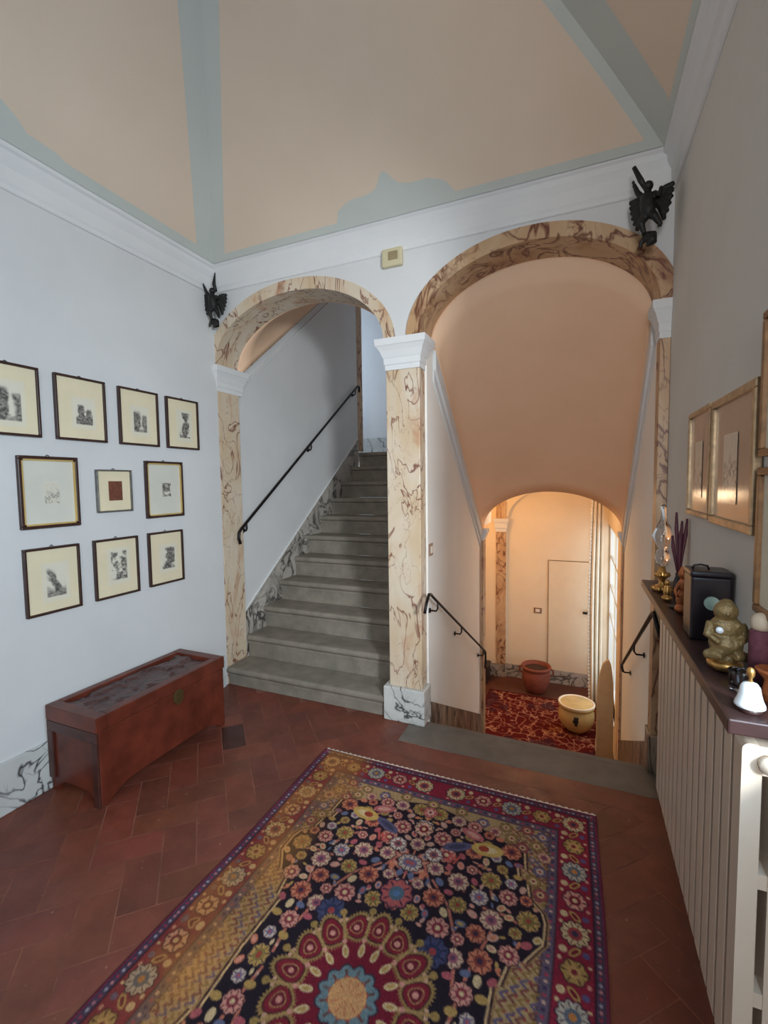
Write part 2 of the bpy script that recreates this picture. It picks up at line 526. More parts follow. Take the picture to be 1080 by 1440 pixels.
# ------------------------------------------------------------------ PAVILION CEILING WITH PAINTED FIELDS
CW = 1.395; CX0, CX1, CY1, CA = -2.44, .35, 2.63, 1.1
CY0 = YF + .06
def g(s):
    s = min(max(s, 0), CW); return .95 * s - .2 * s * s
def ceiling():
    mb = MB()
    def scal_back(d):
        e = abs(d - 1.405)
        T = [(0, .165), (.018, .16), (.035, .14), (.07, .112), (.14, .10), (.24, .10), (.30, .085), (.345, .07), (.36, .045), (.375, .03), (2, .03)]
        for (a, va), (b, vb) in zip(T, T[1:]):
            if a <= e <= b: return va + (vb - va) * (e - a) / (b - a)
        return .03
    def scal_left(d):
        T = [(0, .04), (.95, .042), (1.0, .055), (1.12, .058), (1.17, .085), (1.24, .11), (1.5, .12), (1.62, .19), (1.7, .16), (1.76, .12), (2.1, .11), (2.2, .06), (9, .05)]
        for (a, va), (b, vb) in zip(T, T[1:]):
            if a <= d <= b: return va + (vb - va) * (d - a) / (b - a)
        return .05
    def column(P, smax, e, gmax):
        """P(s)->xyz ; pink between e and gmax"""
        lo = min(e, smax); hi = min(max(gmax, lo), smax)
        c1 = [lo * i / 3 for i in range(4)]
        c2 = [lo + (hi - lo) * i / 14 for i in range(15)]
        c3 = [hi + (smax - hi) * i / 5 for i in range(6)]
        return c1, c2, c3
    def web(cols, P, fn):
        rows = []
        for u in cols:
            smax, e, gm = fn(u)
            c1, c2, c3 = column(P, smax, e, gm)
            rows.append(([P(u, s) for s in c1], [P(u, s) for s in c2], [P(u, s) for s in c3]))
        for part, mi in ((0, 1), (1, 0), (2, 1)):
            mb.grid([r[part] for r in rows], mi)
    n = 168
    us = [CX0 + (CX1 - CX0) * i / n for i in range(n + 1)]
    web(us, lambda x, s: (x, CY1 - CA * s, ZC + g(s)),
        lambda x: (min(x - CX0, CX1 - x), scal_back(x - CX0), min(x - CX0 - .105, CX1 - x - .055)))
    web(us, lambda x, s: (x, CY0 + CA * s, ZC + g(s)),
        lambda x: (min(x - CX0, CX1 - x), scal_back(x - CX0), min(x - CX0 - .105, CX1 - x - .055)))
    m = 220
    ys = [CY1 - (CY1 - CY0) * i / m for i in range(m + 1)]
    web(ys, lambda y, s: (CX0 + s, y, ZC + g(s)),
        lambda y: (min((CY1 - y) / CA, (y - CY0) / CA, CW), scal_left((CY1 - y) / CA), min((CY1 - y) / CA - .135, (y - CY0) / CA - .135, CW)))
    web(ys, lambda y, s: (CX1 - s, y, ZC + g(s)),
        lambda y: (min((CY1 - y) / CA, (y - CY0) / CA, CW), .02, min((CY1 - y) / CA - .23, (y - CY0) / CA - .2, CW)))
    o = mb.build('ceiling', [M['pink'], M['grey']], smooth=True, fixn=False)
    struct(o)
    # roof slab that keeps the daylight out
    struct(MB().box(XL - .2, XR + .25, YF - .15, YT, 4.25, 4.35).box(XL - .2, XL - .1, YF - .15, YT, 3.3, 4.3).box(XR + .1, XR + .25, YF - .15, YT, 3.3, 4.3)
           .box(XL - .2, XR + .25, YF - .15, YF - .05, 3.3, 4.3).box(XL - .2, XR + .25, YT - .1, YT, 3.35, 4.3).build('ceiling_shell', M['wall']))
ceiling()

# ------------------------------------------------------------------ PIERS AND PILASTERS
def capital(mb, x0, x1, y0, y1, left=1, right=1, front=1, back=1):
    lv = [(2.255, .004), (2.285, .004), (2.29, .010), (2.325, .010), (2.335, .016), (2.37, .030), (2.395, .046), (2.40, .052), (SP, .055)]
    P = []
    for z, e in lv:
        P.append([(x0 - e * left, y0 - e * front, z), (x1 + e * right, y0 - e * front, z), (x1 + e * right, y1 + e * back, z), (x0 - e * left, y1 + e * back, z)])
    vs = [p for r in P for p in r]; fs = [(3, 2, 1, 0), tuple(4 * (len(P) - 1) + i for i in range(4))]
    for i in range(len(P) - 1):
        for k in range(4):
            fs.append((4 * i + k, 4 * i + (k + 1) % 4, 4 * i + 4 + (k + 1) % 4, 4 * i + 4 + k))
    return mb.add(vs, fs)
t = thing('marble_pillar', 'square cream marble pillar between the two arches', 'pillar', (-1.02, 2.745, 0))
MB().box(-1.13, -.908, 2.69, 2.80, .225, 2.255).build('shaft', M['marble'], t, bevel=.004)
capital(MB(), -1.13, -.908, 2.69, 2.80, back=.8).build('capital', M['stucco'], t)
tag(MB().box(-1.165, -.885, 2.662, 2.81, 0, .225).build('base', M['white_marble'], t, bevel=.006), 'white black-veined marble base')
t = thing('pilaster', 'cream marble pilaster left of the stair arch beside framed prints', 'pilaster', (-2.5, 2.8, 0))
MB().box(-2.56, -2.497, 2.692, 2.92, 0, 2.255).build('shaft', M['marble'], t, bevel=.003)
capital(MB(), -2.56, -2.50, 2.69, 2.96, left=0, right=.75, front=.7, back=.8).build('capital', M['stucco'], t)
t = thing('pilaster', 'narrow cream marble pilaster in the right corner beside the lower stairs', 'pilaster', (.39, 2.74, 0))
MB().box(.362, .409, 2.692, 2.80, .2, 2.255).build('shaft', M['marble2'], t, bevel=.002)
capital(MB(), .362, .409, 2.692, 2.80, right=0, front=.5, left=.7, back=.8).build('capital', M['stucco'], t)
MB().box(.35, .409, 2.672, 2.805, 0, .2).build('base', M['skirt'], t, bevel=.003)

# baseboards of the hall
struct(MB().box(XL, XL + .016, YF, 2.655, 0, .25).build('baseboard_left', M['white_marble'], bevel=.003))
struct(MB().box(XR - .014, XR, YF, 2.66, 0, .25).build('baseboard_right', M['white_marble'], bevel=.003))

# ------------------------------------------------------------------ UPPER STAIR
t = thing('stone_staircase', 'grey stone staircase climbing up through the left arch', 'stairs', (-1.83, 2.66, 0))
for k in range(11):
    y = 2.675 + STEP_T * k; z = STEP_Z1 + STEP_R * k
    zb = 0 if k == 0 else z - STEP_R
    x0, x1 = (-2.495, -1.168) if k < 1 else (-2.518, -1.125)
    if k == 1: x0, x1 = -2.494, -1.132
    if k == 10: ye = y + .27
    else: ye = y + STEP_T + .03
    yr = y + .025
    pf = [(yr, zb + .001), (yr, z - .052)]
    for i in range(9):
        a = -PI / 2 - PI * i / 8
        pf.append((y + .022 + .022 * math.cos(a) , z - .024 + .024 * math.sin(a)))
    pf += [(ye, z), (ye, zb + .001)]
    mbk = MB().prism(pf, x0, x1, 'x')
    mbk.box(x0, x1, yr - .008, yr + .01, z - .072, z - .05)
    mbk.build('step', M['stone'], t, bevel=.003)

# stair walls, skirting, vault
def sl(y): return STEP_Z1 + STEP_R * (y - 2.69) / STEP_T      # nosing line
struct(MB().prism([(YT, -.1), (5.08, -.1), (5.08, 4.6), (YT, 3.0)], -2.66, -2.52, 'x').build('wall_stair_left', M['wall']))
struct(MB().prism([(2.925, sl(2.925) - .4), (5.07, sl(5.07) - .4), (5.07, sl(5.07) + .19), (2.925, sl(2.925) + .19)], -2.521, -2.509, 'x').build('baseboard_stair', M['dark_marble'], bevel=.002))
struct(MB().prism([(2.925, sl(2.925) + .191), (5.07, sl(5.07) + .191), (5.07, sl(5.07) + .2), (2.925, sl(2.925) + .2)], -2.521, -2.507, 'x').build('trim_6', M['stucco']))
UV = lambda y: 2.50 + .80 * (y - 3.03)       # spring line of upper vault
struct(MB().prism([(2.925, UV(2.925) - .115), (5.08, UV(5.08) - .115), (5.08, UV(5.08) - .10), (2.925, UV(2.925) - .10)], -2.521, -2.508, 'x').build('trim_7', M['stucco']))
struct(MB().prism([(2.925, UV(2.925) - .012), (5.08, UV(5.08) - .012), (5.08, UV(5.08)), (2.925, UV(2.925))], -2.521, -2.496, 'x').build('trim_8', M['marble2']))
def vault(name, mat, y0, y1, cx0, a0, z0, b0, cx1, a1, z1, b1, n=32, m=14, th=.0):
    rows = []
    for j in range(m + 1):
        f = j / m
        cx = cx0 + (cx1 - cx0) * f; a = a0 + (a1 - a0) * f; z = z0 + (z1 - z0) * f; b = b0 + (b1 - b0) * f
        rows.append([(cx + a * math.cos(PI - PI * i / n), y0 + (y1 - y0) * f, z + b * math.sin(PI * i / n)) for i in range(n + 1)])
    o = MB().grid(rows).build(name, mat, smooth=True, fixn=False)
    s = o.modifiers.new('thick', 'SOLIDIFY'); s.thickness = .05; s.offset = 0
    return struct(o)
vault('ceiling_stair_up', M['vault'], YT, 5.1, -1.82, .695, UV(YT), .47, -1.82, .70, UV(5.1), .47)
# centre wall between the two flights
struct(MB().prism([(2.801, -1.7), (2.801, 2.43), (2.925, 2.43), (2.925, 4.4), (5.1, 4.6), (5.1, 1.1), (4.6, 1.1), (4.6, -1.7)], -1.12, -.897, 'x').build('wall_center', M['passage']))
# head of the stairs: marble jamb, landing room
t = struct(MB().box(-2.62, -2.515, 5.081, 5.22, 1.95, 4.4).build('trim_9', M['marble2'], bevel=.003))
UL = STEP_Z1 + STEP_R * 10
w = MB()
w.box(-4.3, -.7, 6.5, 6.6, UL, 4.8)                       # far wall
w.box(-.8, -.7, 5.1, 6.5, UL, 4.8)
w.box(-4.3, -2.63, 5.08, 5.2, UL, 4.8)
w.box(-1.12, -.7, 5.1, 5.2, UL, 4.8)
struct(w.build('wall_landing_up', M['wall']))
struct(MB().box(-4.3, -.7, 5.36, 6.6, UL - .1, UL).build('floor_landing_up', M['stone']))
struct(MB().box(-4.3, -.7, 5.0, 6.6, 4.75, 4.85).build('ceiling_landing_up', M['wall']))
struct(MB().box(-4.25, -.81, 6.486, 6.5, UL, UL + .32).build('baseboard_landing_up', M['white_marble']))
w = MB()
for (y0, y1, z0, z1) in ((5.15, 5.35, UL, 4.8), (6.4, 6.6, UL, 4.8), (5.35, 6.4, UL, UL + .6), (5.35, 6.4, 4.3, 4.8)):
    w.box(-4.4, -4.3, y0, y1, z0, z1)
struct(w.build('wall_landing_side', M['wall']))

# ------------------------------------------------------------------ LOWER STAIR
t = thing('stone_staircase', 'grey stone staircase going down through the right arch', 'stairs', (-.27, 2.6, -.01))
tag(MB().box(-.99, .405, 2.462, 2.69, -.1, .001).box(-.884, .349, 2.69, 2.735, -.1, .001).build('sill', M['threshold'], t, bevel=.004), 'broad worn grey stone sill level with the tiles')
for k in range(1, 8):
    y = 2.735 + .275 * (k - 1); z = -.179 * k
    MB().box(-.862, .345, y, y + .30, z - .2, z).build('step', M['stone'], t, bevel=.008)
LV = lambda y: SP - .858 * (y - YT)
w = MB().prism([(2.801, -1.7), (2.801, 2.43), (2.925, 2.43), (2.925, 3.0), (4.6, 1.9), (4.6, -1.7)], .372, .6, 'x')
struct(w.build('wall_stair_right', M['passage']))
vault('ceiling_stair_down', M['vault'], YT + .002, 4.5, -.2675, .637, SP, .42, -.2625, .637, LV(4.5), .385)
for nm, xa, xb in (('trim_10', -.898, -.872), ('trim_11', .350, .373)):
    struct(MB().prism([(2.925, LV(2.925) - .15), (4.49, LV(4.49) - .13), (4.49, LV(4.49) - .02), (2.925, LV(2.925) - .02)], xa, xb, 'x').prism([(2.925, LV(2.925) - .225), (4.49, LV(4.49) - .19), (4.49, LV(4.49) - .13), (2.925, LV(2.925) - .15)], xa + .014 * (xa > 0), xb - .014 * (xa < 0), 'x').build(nm, M['stucco'], bevel=.006))
for nm, xa, xb in (('baseboard_lower_left', -.898, -.885), ('baseboard_lower_right', .36, .373)):
    struct(MB().prism([(2.812, .10), (4.45, -.78), (4.45, -1.3), (2.812, -.45)], xa, xb, 'x').build(nm, M['skirt'], bevel=.002))

# ------------------------------------------------------------------ LANDING BELOW
inner = arc(-.2625, .616, .37, 1.09, 32)
poly = [(-2.1, LAND - .1), (-.874, LAND - .1)] + inner + [(.349, LAND - .1), (.6, LAND - .1), (.6, 1.8), (-1.1, 1.8), (-1.1, 1.19), (-2.1, 1.19)]
struct(MB().prism(poly, 4.505, 4.60, 'y').build('wall_landing_front', M['vault']))
struct(MB().prism([(-.884, LAND), (-.866, LAND), (-.866, 1.0), (-.884, 1.0)], 4.49, 4.61, 'y').prism([(.352, LAND), (.362, LAND), (.362, 1.0), (.352, 1.0)], 4.49, 4.61, 'y').build('trim_12', M['marble2']))
def corbel(x0, x1):
    mb = MB()
    s = 1 if x0 < 0 else -1
    xw = x0 if s > 0 else x1
    pf = [(0, .97), (.014, .975), (.02, 1.0), (.032, 1.03), (.044, 1.05), (.044, 1.085), (0, 1.085)]
    return mb.prism([(xw + s * p, z) for p, z in pf], 4.475, 4.625, 'y')
struct(corbel(-.876, 0).build('trim_13', M['stucco'])); struct(corbel(0.1, .366).build('trim_14', M['stucco']))
struct(MB().box(-2.1, .7, 4.62, 7.15, LAND - .1, LAND).build('floor_landing', M['landing_tile']))
struct(MB().box(-1.0, .7, 4.61, 7.15, 1.7, 1.8).box(-2.1, -1.0, 4.61, 5.38, 1.13, 1.2).box(-2.1, -1.0, 5.38, 7.15, 1.7, 1.8).box(-2.1, -1.0, 5.38, 5.40, 1.2, 1.7).build('ceiling_landing', M['warmwall']))
struct(MB().prism([(4.61, LAND), (7.0, LAND), (7.0, 1.7), (5.38, 1.7), (5.38, 1.2), (4.61, 1.2)], -2.1, -2.0, 'x').build('wall_landing_left', M['warmwall']))
WY0, WY1, WZ0, WZ1 = 5.25, 6.97, -1.05, .95
w = MB()
for (y0, y1, z0, z1) in ((4.61, WY0, LAND, 1.7), (WY1, 7.0, LAND, 1.7), (WY0, WY1, LAND, WZ0), (WY0, WY1, WZ1, 1.7)):
    w.box(.375, .56, y0, y1, z0, z1)
struct(w.build('wall_landing_right', M['warmwall']))
# back wall with blind arch: thin front skin over the recess
AC, AA, AB, AS = -.37, .60, .44, .99
skin = [(-2.0, LAND), (-1.0, LAND), (-1.0, AS)] + arc(AC, AA, AB, AS, 24)[1:-1] + [(.25, AS), (.25, LAND), (.375, LAND), (.375, 1.7), (-2.0, 1.7)]
struct(MB().prism(skin, 6.94, 7.0, 'y').build('wall_landing_skin', M['warmwall']))
struct(MB().box(-2.1, .7, 7.0, 7.1, LAND, 1.7).build('wall_landing_back', M['warmwall']))
t = thing('pilaster', 'warm-lit cream marble pilaster on the back wall of the lower landing', 'pilaster', (-1.07, 6.93, LAND))
MB().box(-1.145, -.998, 6.925, 6.9395, LAND + .2, .80).box(-1.145, -.998, 6.925, 6.9395, 1.0, 1.5).build('shaft', M['marble2'], t)
pf = [(-.005, .80), (-.005, .84), (-.02, .86), (-.02, .93), (-.035, .95), (-.045, 1.0)]
mbc = MB()
vs = []; fs = []
for e, z in pf:
    vs += [(-1.145 + e, 6.925 + e, z), (-.998 - e, 6.925 + e, z), (-.998 - e, 6.9395, z), (-1.145 + e, 6.9395, z)]
for i in range(len(pf) - 1):
    for k in range(4):
        fs.append((4 * i + k, 4 * i + (k + 1) % 4, 4 * i + 4 + (k + 1) % 4, 4 * i + 4 + k))
fs += [(3, 2, 1, 0), tuple(4 * (len(pf) - 1) + i for i in range(4))]
mbc.add(vs, fs).build('capital', M['stucco'], t)
struct(MB().box(-2.0, -1.0, 6.926, 6.94, LAND, LAND + .2).box(-1.0, .37, 6.985, 7.0, LAND, LAND + .2).build('baseboard_landing', M['dark_marble']))
# flush door in the back wall
d = MB().box(-.395, .30, 6.988, 7.0, LAND + .2, .39).build('door_1', M['paint_cream']); struct(d)
MB().box(-.403, -.395, 6.986, 7.0, LAND + .2, .398).box(-.395, .3, 6.986, 7.0, .39, .398).build('door_gap', M['shadow_gap'], d)
MB().box(.065, .17, 6.93, 6.948, -.34, -.31).tube([(.15, 6.988, -.325), (.15, 6.94, -.325)], .012).build('door_handle', M['handle_black'], d)

def switch(name, label, x0, x1, y, z0, z1, axis, plate, rocker):
    t = thing(name, label, 'switch', ((x0 + x1) / 2, y, z0) if axis == 'y' else (y, (x0 + x1) / 2, z0))
    dx = (x1 - x0) * .22; dz = (z1 - z0) * .22
    if axis == 'y':
        MB().box(x0, x1, y - .009, y, z0, z1).build('plate', plate, t, bevel=.002)
        MB().box(x0 + dx, x1 - dx, y - .013, y - .009, z0 + dz, z1 - dz).build('rocker', rocker, t, bevel=.001)
    else:
        MB().box(y, y + .009, x0, x1, z0, z1).build('plate', plate, t, bevel=.002)
        MB().box(y + .009, y + .013, x0 + dx, x1 - dx, z0 + dz, z1 - dz).build('rocker', rocker, t, bevel=.001)
switch('light_switch', 'small light switch beside the flush door on the lower landing', -.60, -.49, 6.985 + .014, -.405, -.325, 'y', M['switch_frame'], M['white_plastic'])
switch('light_switch', 'small light switch on the white wall just right of the pillar', 2.815, 2.885, -.897, 1.07, 1.15, 'x', M['switch_frame'], M['white_plastic'])

# window of the landing
def window(name, axis, pos, a0, a1, z0, z1, bars_z, bars_a, fr=.05, th=.05):
    mb = MB()
    def bx(p0, p1, q0, q1, dz0, dz1):
        if axis == 'x': mb.box(p0, p1, q0, q1, dz0, dz1)
        else: mb.box(q0, q1, p0, p1, dz0, dz1)
    bx(pos, pos + th, a0, a0 + fr, z0, z1); bx(pos, pos + th, a1 - fr, a1, z0, z1)
    bx(pos, pos + th, a0 + fr, a1 - fr, z0, z0 + fr); bx(pos, pos + th, a0 + fr, a1 - fr, z1 - fr, z1)
    for z in bars_z: bx(pos + .01, pos + th - .01, a0 + fr, a1 - fr, z - .018, z + .018)
    for a in bars_a: bx(pos + .01, pos + th - .01, a - .025, a + .025, z0 + fr, z1 - fr)
    o = struct(mb.build(name, M['paint_white'], bevel=.003))
    g_ = MB()
    if axis == 'x': g_.box(pos + th / 2 - .002, pos + th / 2 + .002, a0 + fr, a1 - fr, z0 + fr, z1 - fr)
    else: g_.box(a0 + fr, a1 - fr, pos + th / 2 - .002, pos + th / 2 + .002, z0 + fr, z1 - fr)
    g_.build('window_pane', M['glass'], o)
    return o
window('window_1', 'x', .40, WY0, WY1, WZ0, WZ1, (-.30, .10, .50), (6.05,))
window('window_2', 'x', XR + .10, -.6, 1.05, 1.0, 2.6, (), (), .03)
window('window_3', 'y', YF - .08, -.04, .4, 1.2, 2.7, (), ())
struct(MB().box(.36, .42, WY0 - .02, WY1 + .02, WZ0 - .03, WZ0).build('trim_15', M['paint_white']))

# ------------------------------------------------------------------ HANDRAILS
def handrail(label, pts, r, brackets, wallx, cat='handrail'):
    t = thing('handrail', label, cat, pts[0])
    MB().tube(pts, r, 10).build('rail', M['iron'], t, smooth=True)
    for p in brackets:
        s = 1 if wallx > p[0] else -1
        mb = MB().tube([p, (p[0], p[1] + .005, p[2] - .045), (p[0] + s * .012, p[1] + .01, p[2] - .065), (wallx, p[1] + .01, p[2] - .065)], r * .6, 8)
        mb.tube([(wallx - s * .002, p[1] + .01, p[2] - .065), (wallx - s * .008, p[1] + .01, p[2] - .065)], r * 1.8, 12)
        mb.build('bracket', M['iron'], t, smooth=True)
def onl(a, b, f): return tuple(a[i] + (b[i] - a[i]) * f for i in range(3))
a, b = (-2.465, 2.86, 1.20), (-2.465, 4.98, 2.715)
handrail('long black iron handrail up the left wall of the climbing stairs',
         [(-2.465, 2.845, 1.085), (-2.465, 2.83, 1.13), (-2.465, 2.835, 1.175), a, b, (-2.465, 5.02, 2.72), (-2.475, 5.05, 2.66)], .0115,
         [onl(a, b, .03), onl(a, b, .5), onl(a, b, .97)], -2.515)
a, b = (-.835, 2.70, .835), (-.835, 4.40, -.105)
handrail('black iron handrail on the wall left of the descending stairs',
         [(-.835, 2.535, .775), (-.835, 2.575, .83), (-.835, 2.62, .868), (-.835, 2.66, .86), a, b, (-.835, 4.44, -.13), (-.835, 4.45, -.20), (-.84, 4.45, -.30)], .0095,
         [onl(a, b, .06), onl(a, b, .44), onl(a, b, .97)], -.894)
a, b = (.312, 2.40, .915), (.312, 3.79, .155)
handrail('short black iron handrail on the right wall above the lower stairs',
         [(.33, 2.22, .87), (.315, 2.25, .93), (.312, 2.30, .958), (.312, 2.35, .942), a, b, (.314, 3.82, .13), (.325, 3.83, .09)], .0095,
         [onl(a, b, .45), onl(a, b, .97)], .37)

# ------------------------------------------------------------------ PRINTS ON THE LEFT WALL
def sketch(w, h, seed, style):
    """a small monochrome engraving, as sRGB values"""
    base = np.ones((h, w, 3)) * np.array([214, 208, 190])
    n1 = fbm(h, w, 3, seed, 4); n2 = fbm(h, w, 9, seed + 5, 3); n3 = fbm(h, w, 22, seed + 9, 2)
    v, u = np.mgrid[0:h, 0:w]; u = u / w; v = v / h
    dark = np.zeros((h, w))
    if style == 'street':
        dark = np.maximum(dark, sm(.36 - np.abs(u - .05) * .8 + .25 * (n1 - .5), 0, .1) * sm(v, .05, .25))
        dark = np.maximum(dark, .9 * sm(.3 - np.abs(u - .98) * .9 + .3 * (n1 - .5), 0, .1) * sm(v, .2, .35))
        dark = np.maximum(dark, .6 * sm(v + .3 * (n2 - .5), .8, .9))
    elif style == 'tower':
        dark = np.maximum(dark, sm(.2 - np.abs(u - .35) + .2 * (n2 - .5), 0, .06) * sm(v, .15, .25))
        dark = np.maximum(dark, sm(.16 - np.abs(u - .75) + .2 * (n2 - .5), 0, .06) * sm(v, .3, .4))
        dark = np.maximum(dark, sm(v + .5 * (n1 - .5), .62, .8))
    elif style == 'tree':
        dark = sm(n1 * .6 + n2 * .4 - .9 * np.abs(u - .55 + .2 * (v - .5)) + .05, .22, .42)
        dark = np.maximum(dark, .8 * sm(v + .4 * (n2 - .5), .82, .92))
    elif style == 'diagonal':
        dark = sm(.25 - np.abs(u - v * .6 - .1) + .3 * (n2 - .5), 0, .2) * sm(v, .03, .2)
        dark = np.maximum(dark, .8 * sm(v + .4 * (n1 - .5), .6, .9))
    elif style == 'dense':
        dark = sm(n1 * .5 + n2 * .5, .40, .58)
    elif style == 'pale':
        dark = .45 * sm(n2 * .6 + n3 * .4, .45, .6) * sm(v + .3 * (n1 - .5), .25, .6) + .08
    dark = dark * (.55 + .9 * (n3 - .42))
    edge = np.minimum(np.minimum(u, 1 - u), np.minimum(v, 1 - v))
    dark = dark * sm(edge, .0, .06)
    ink = np.array([50, 46, 46])
    if style == 'red':
        base = np.ones((h, w, 3)) * np.array([118, 66, 46])
        dark = .55 * sm(np.abs(np.sin(v * 40 + 3 * n2)), .5, .9) * sm(n2, .3, .6)
        ink = np.array([62, 34, 28])
    d = np.clip(dark, 0, 1)[..., None]
    return base * (1 - d) + ink * d

def flat_picture(name, seed, style, plane, x, y0, y1, z0, z1, mat, parent):
    """picture sheet in a plane of constant X; u runs with image left -> right as seen from the room"""
    w = max(14, int(abs(y1 - y0) / .003)); h = max(14, int((z1 - z0) / .003))
    img = s2l(sketch(w, h, seed, style))
    mb = MB()
    rows = []; cols = []
    for i in range(h):
        z = z1 - (z1 - z0) * i / (h - 1)
        rows.append([(x, y0 + (y1 - y0) * j / (w - 1), z) for j in range(w)])
    mb.grid(rows)
    cols = np.concatenate([img.reshape(-1, 3), np.ones((h * w, 1))], axis=1)
    return mb.build(name, mat, parent, cols=cols, fixn=False)

def framed(label, y0, y1, z0, z1, fw, style, seed, pic, matn='mat_cream', paper=True, frame='frame_dark', lip=None, hook=True):
    yc = (y0 + y1) / 2
    t = thing('framed_print', label, 'picture', (XL, yc, z0), 'framed prints on the left wall')
    x0, x1 = XL + .002, XL + .024
    mb = MB()
    for (a, b, c, d_) in ((y0, y1, z0, z0 + fw), (y0, y1, z1 - fw, z1), (y0, y0 + fw, z0 + fw, z1 - fw), (y1 - fw, y1, z0 + fw, z1 - fw)):
        mb.box(x0, x1, a, b, c, d_)
    mb.build('frame', M[frame], t, bevel=.003)
    MB().box(x0, x0 + .010, y0 + fw, y1 - fw, z0 + fw, z1 - fw).build('mount', M[matn], t)
    if lip:
        e = .008
        mb = MB()
        for (a, b, c, d_) in ((y0 + fw, y1 - fw, z0 + fw, z0 + fw + e), (y0 + fw, y1 - fw, z1 - fw - e, z1 - fw), (y0 + fw, y0 + fw + e, z0 + fw, z1 - fw), (y1 - fw - e, y1 - fw, z0 + fw, z1 - fw)):
            mb.box(x0 + .01, x0 + .018, a, b, c, d_)
        mb.build('lip', M[lip], t)
    W_, H_ = y1 - y0, z1 - z0
    pa, pb, qa, qb = y0 + W_ * pic[0], y0 + W_ * pic[1], z1 - H_ * pic[3], z1 - H_ * pic[2]
    if paper:
        MB().box(x0 + .010, x0 + .011, pa - W_ * .07, pb + W_ * .07, qa - H_ * .07, qb + H_ * .05).build('paper', M['mat_white'], t)
    flat_picture('picture', seed, style, 'x', x0 + .0122, pa, pb, qa, qb, M['print'], t)
    if hook:
        MB().tube([(XL + .008, yc + .007 * math.cos(a), z1 + .001 + .006 * math.sin(a)) for a in [PI * i / 8 for i in range(9)]], .002, 6).build('hanging_ring', M['iron'], t)

F = .0125
framed('cream-mounted print at the left end of the top row, cut by the photo edge', 1.168, 1.442, 1.80, 2.143, F, 'street', 21, (.30, .70, .28, .80))
framed('cream-mounted ruin print in top row directly above the pale grey-mounted print', 1.514, 1.788, 1.80, 2.141, F, 'tower', 34, (.38, .72, .36, .74))
framed('cream-mounted print third from left in the top row of the gallery', 1.869, 2.141, 1.80, 2.139, F, 'street', 52, (.35, .69, .34, .76))
framed('cream-mounted print at the right end of the top row nearest the arch', 2.204, 2.474, 1.80, 2.137, F, 'tree', 63, (.38, .72, .26, .78))
framed('large grey-mounted print with gilt lip, leftmost in the middle row', 1.324, 1.611, 1.345, 1.708, .0155, 'pale', 71, (.40, .66, .36, .66), 'mat_grey', False, lip='gilt')
framed('smallest picture, silver frame around a brown square, centre of the middle row', 1.711, 1.929, 1.404, 1.648, .009, 'red', 80, (.33, .72, .27, .73), 'mat_cream', False, frame='frame_silver')
framed('grey-mounted print with tiny dark picture, right end of the middle row', 2.026, 2.315, 1.348, 1.709, .0135, 'dense', 91, (.42, .66, .38, .63), 'mat_grey', False, lip='gilt')
framed('cream-mounted diagonal street print, leftmost in the bottom row above the chest', 1.325, 1.596, .905, 1.248, F, 'diagonal', 105, (.36, .72, .29, .76))
framed('cream-mounted dark print in the centre of the bottom row', 1.675, 1.952, .907, 1.251, F, 'dense', 117, (.35, .72, .22, .72))
framed('cream-mounted tree print at the right end of the bottom row', 2.026, 2.295, .911, 1.255, F, 'tree', 128, (.36, .74, .30, .72))

# ------------------------------------------------------------------ PICTURES ON THE RIGHT WALL
def framed_r(label, y0, y1, z0, z1, fw, seed, frame, matn='mat_tan', pic=(.3, .62, .3, .82), th=.022):
    t = thing('framed_picture', label, 'picture', (XR, (y0 + y1) / 2, z0), 'framed pictures on the right wall')
    mb = MB()
    xa, xb = XR - th, XR - .002
    for (a, b, c, d_) in ((y0, y1, z0, z0 + fw), (y0, y1, z1 - fw, z1), (y0, y0 + fw, z0 + fw, z1 - fw), (y1 - fw, y1, z0 + fw, z1 - fw)):
        mb.box(xa, xb, a, b, c, d_)
    mb.build('frame', M[frame], t, bevel=.004)
    MB().box(xb - .01, xb, y0 + fw, y1 - fw, z0 + fw, z1 - fw).build('mount', M[matn], t)
    W_, H_ = y1 - y0, z1 - z0
    # seen from the room the far side is on the left
    flat_picture('picture', seed, 'pale', 'x', xb - .012, y1 - W_ * pic[0], y1 - W_ * pic[1], z1 - H_ * pic[3], z1 - H_ * pic[2], M['print_gloss'], t)
framed_r('gilt-framed tan picture farthest from the window on the right wall', 1.80, 2.125, 1.414, 1.80, .018, 141, 'frame_gold')
framed_r('larger gilt-framed tan picture in the middle of the right wall above the box', 1.38, 1.785, 1.408, 1.795, .024, 152, 'frame_gold')
framed_r('upper brown-framed picture cut off by the right edge of the photo', 1.055, 1.352, 1.60, 1.935, .018, 163, 'frame_brown', 'mat_white')
framed_r('lower brown-framed picture cut off by the right edge of the photo', 1.055, 1.352, 1.23, 1.575, .018, 174, 'frame_brown', 'mat_white')

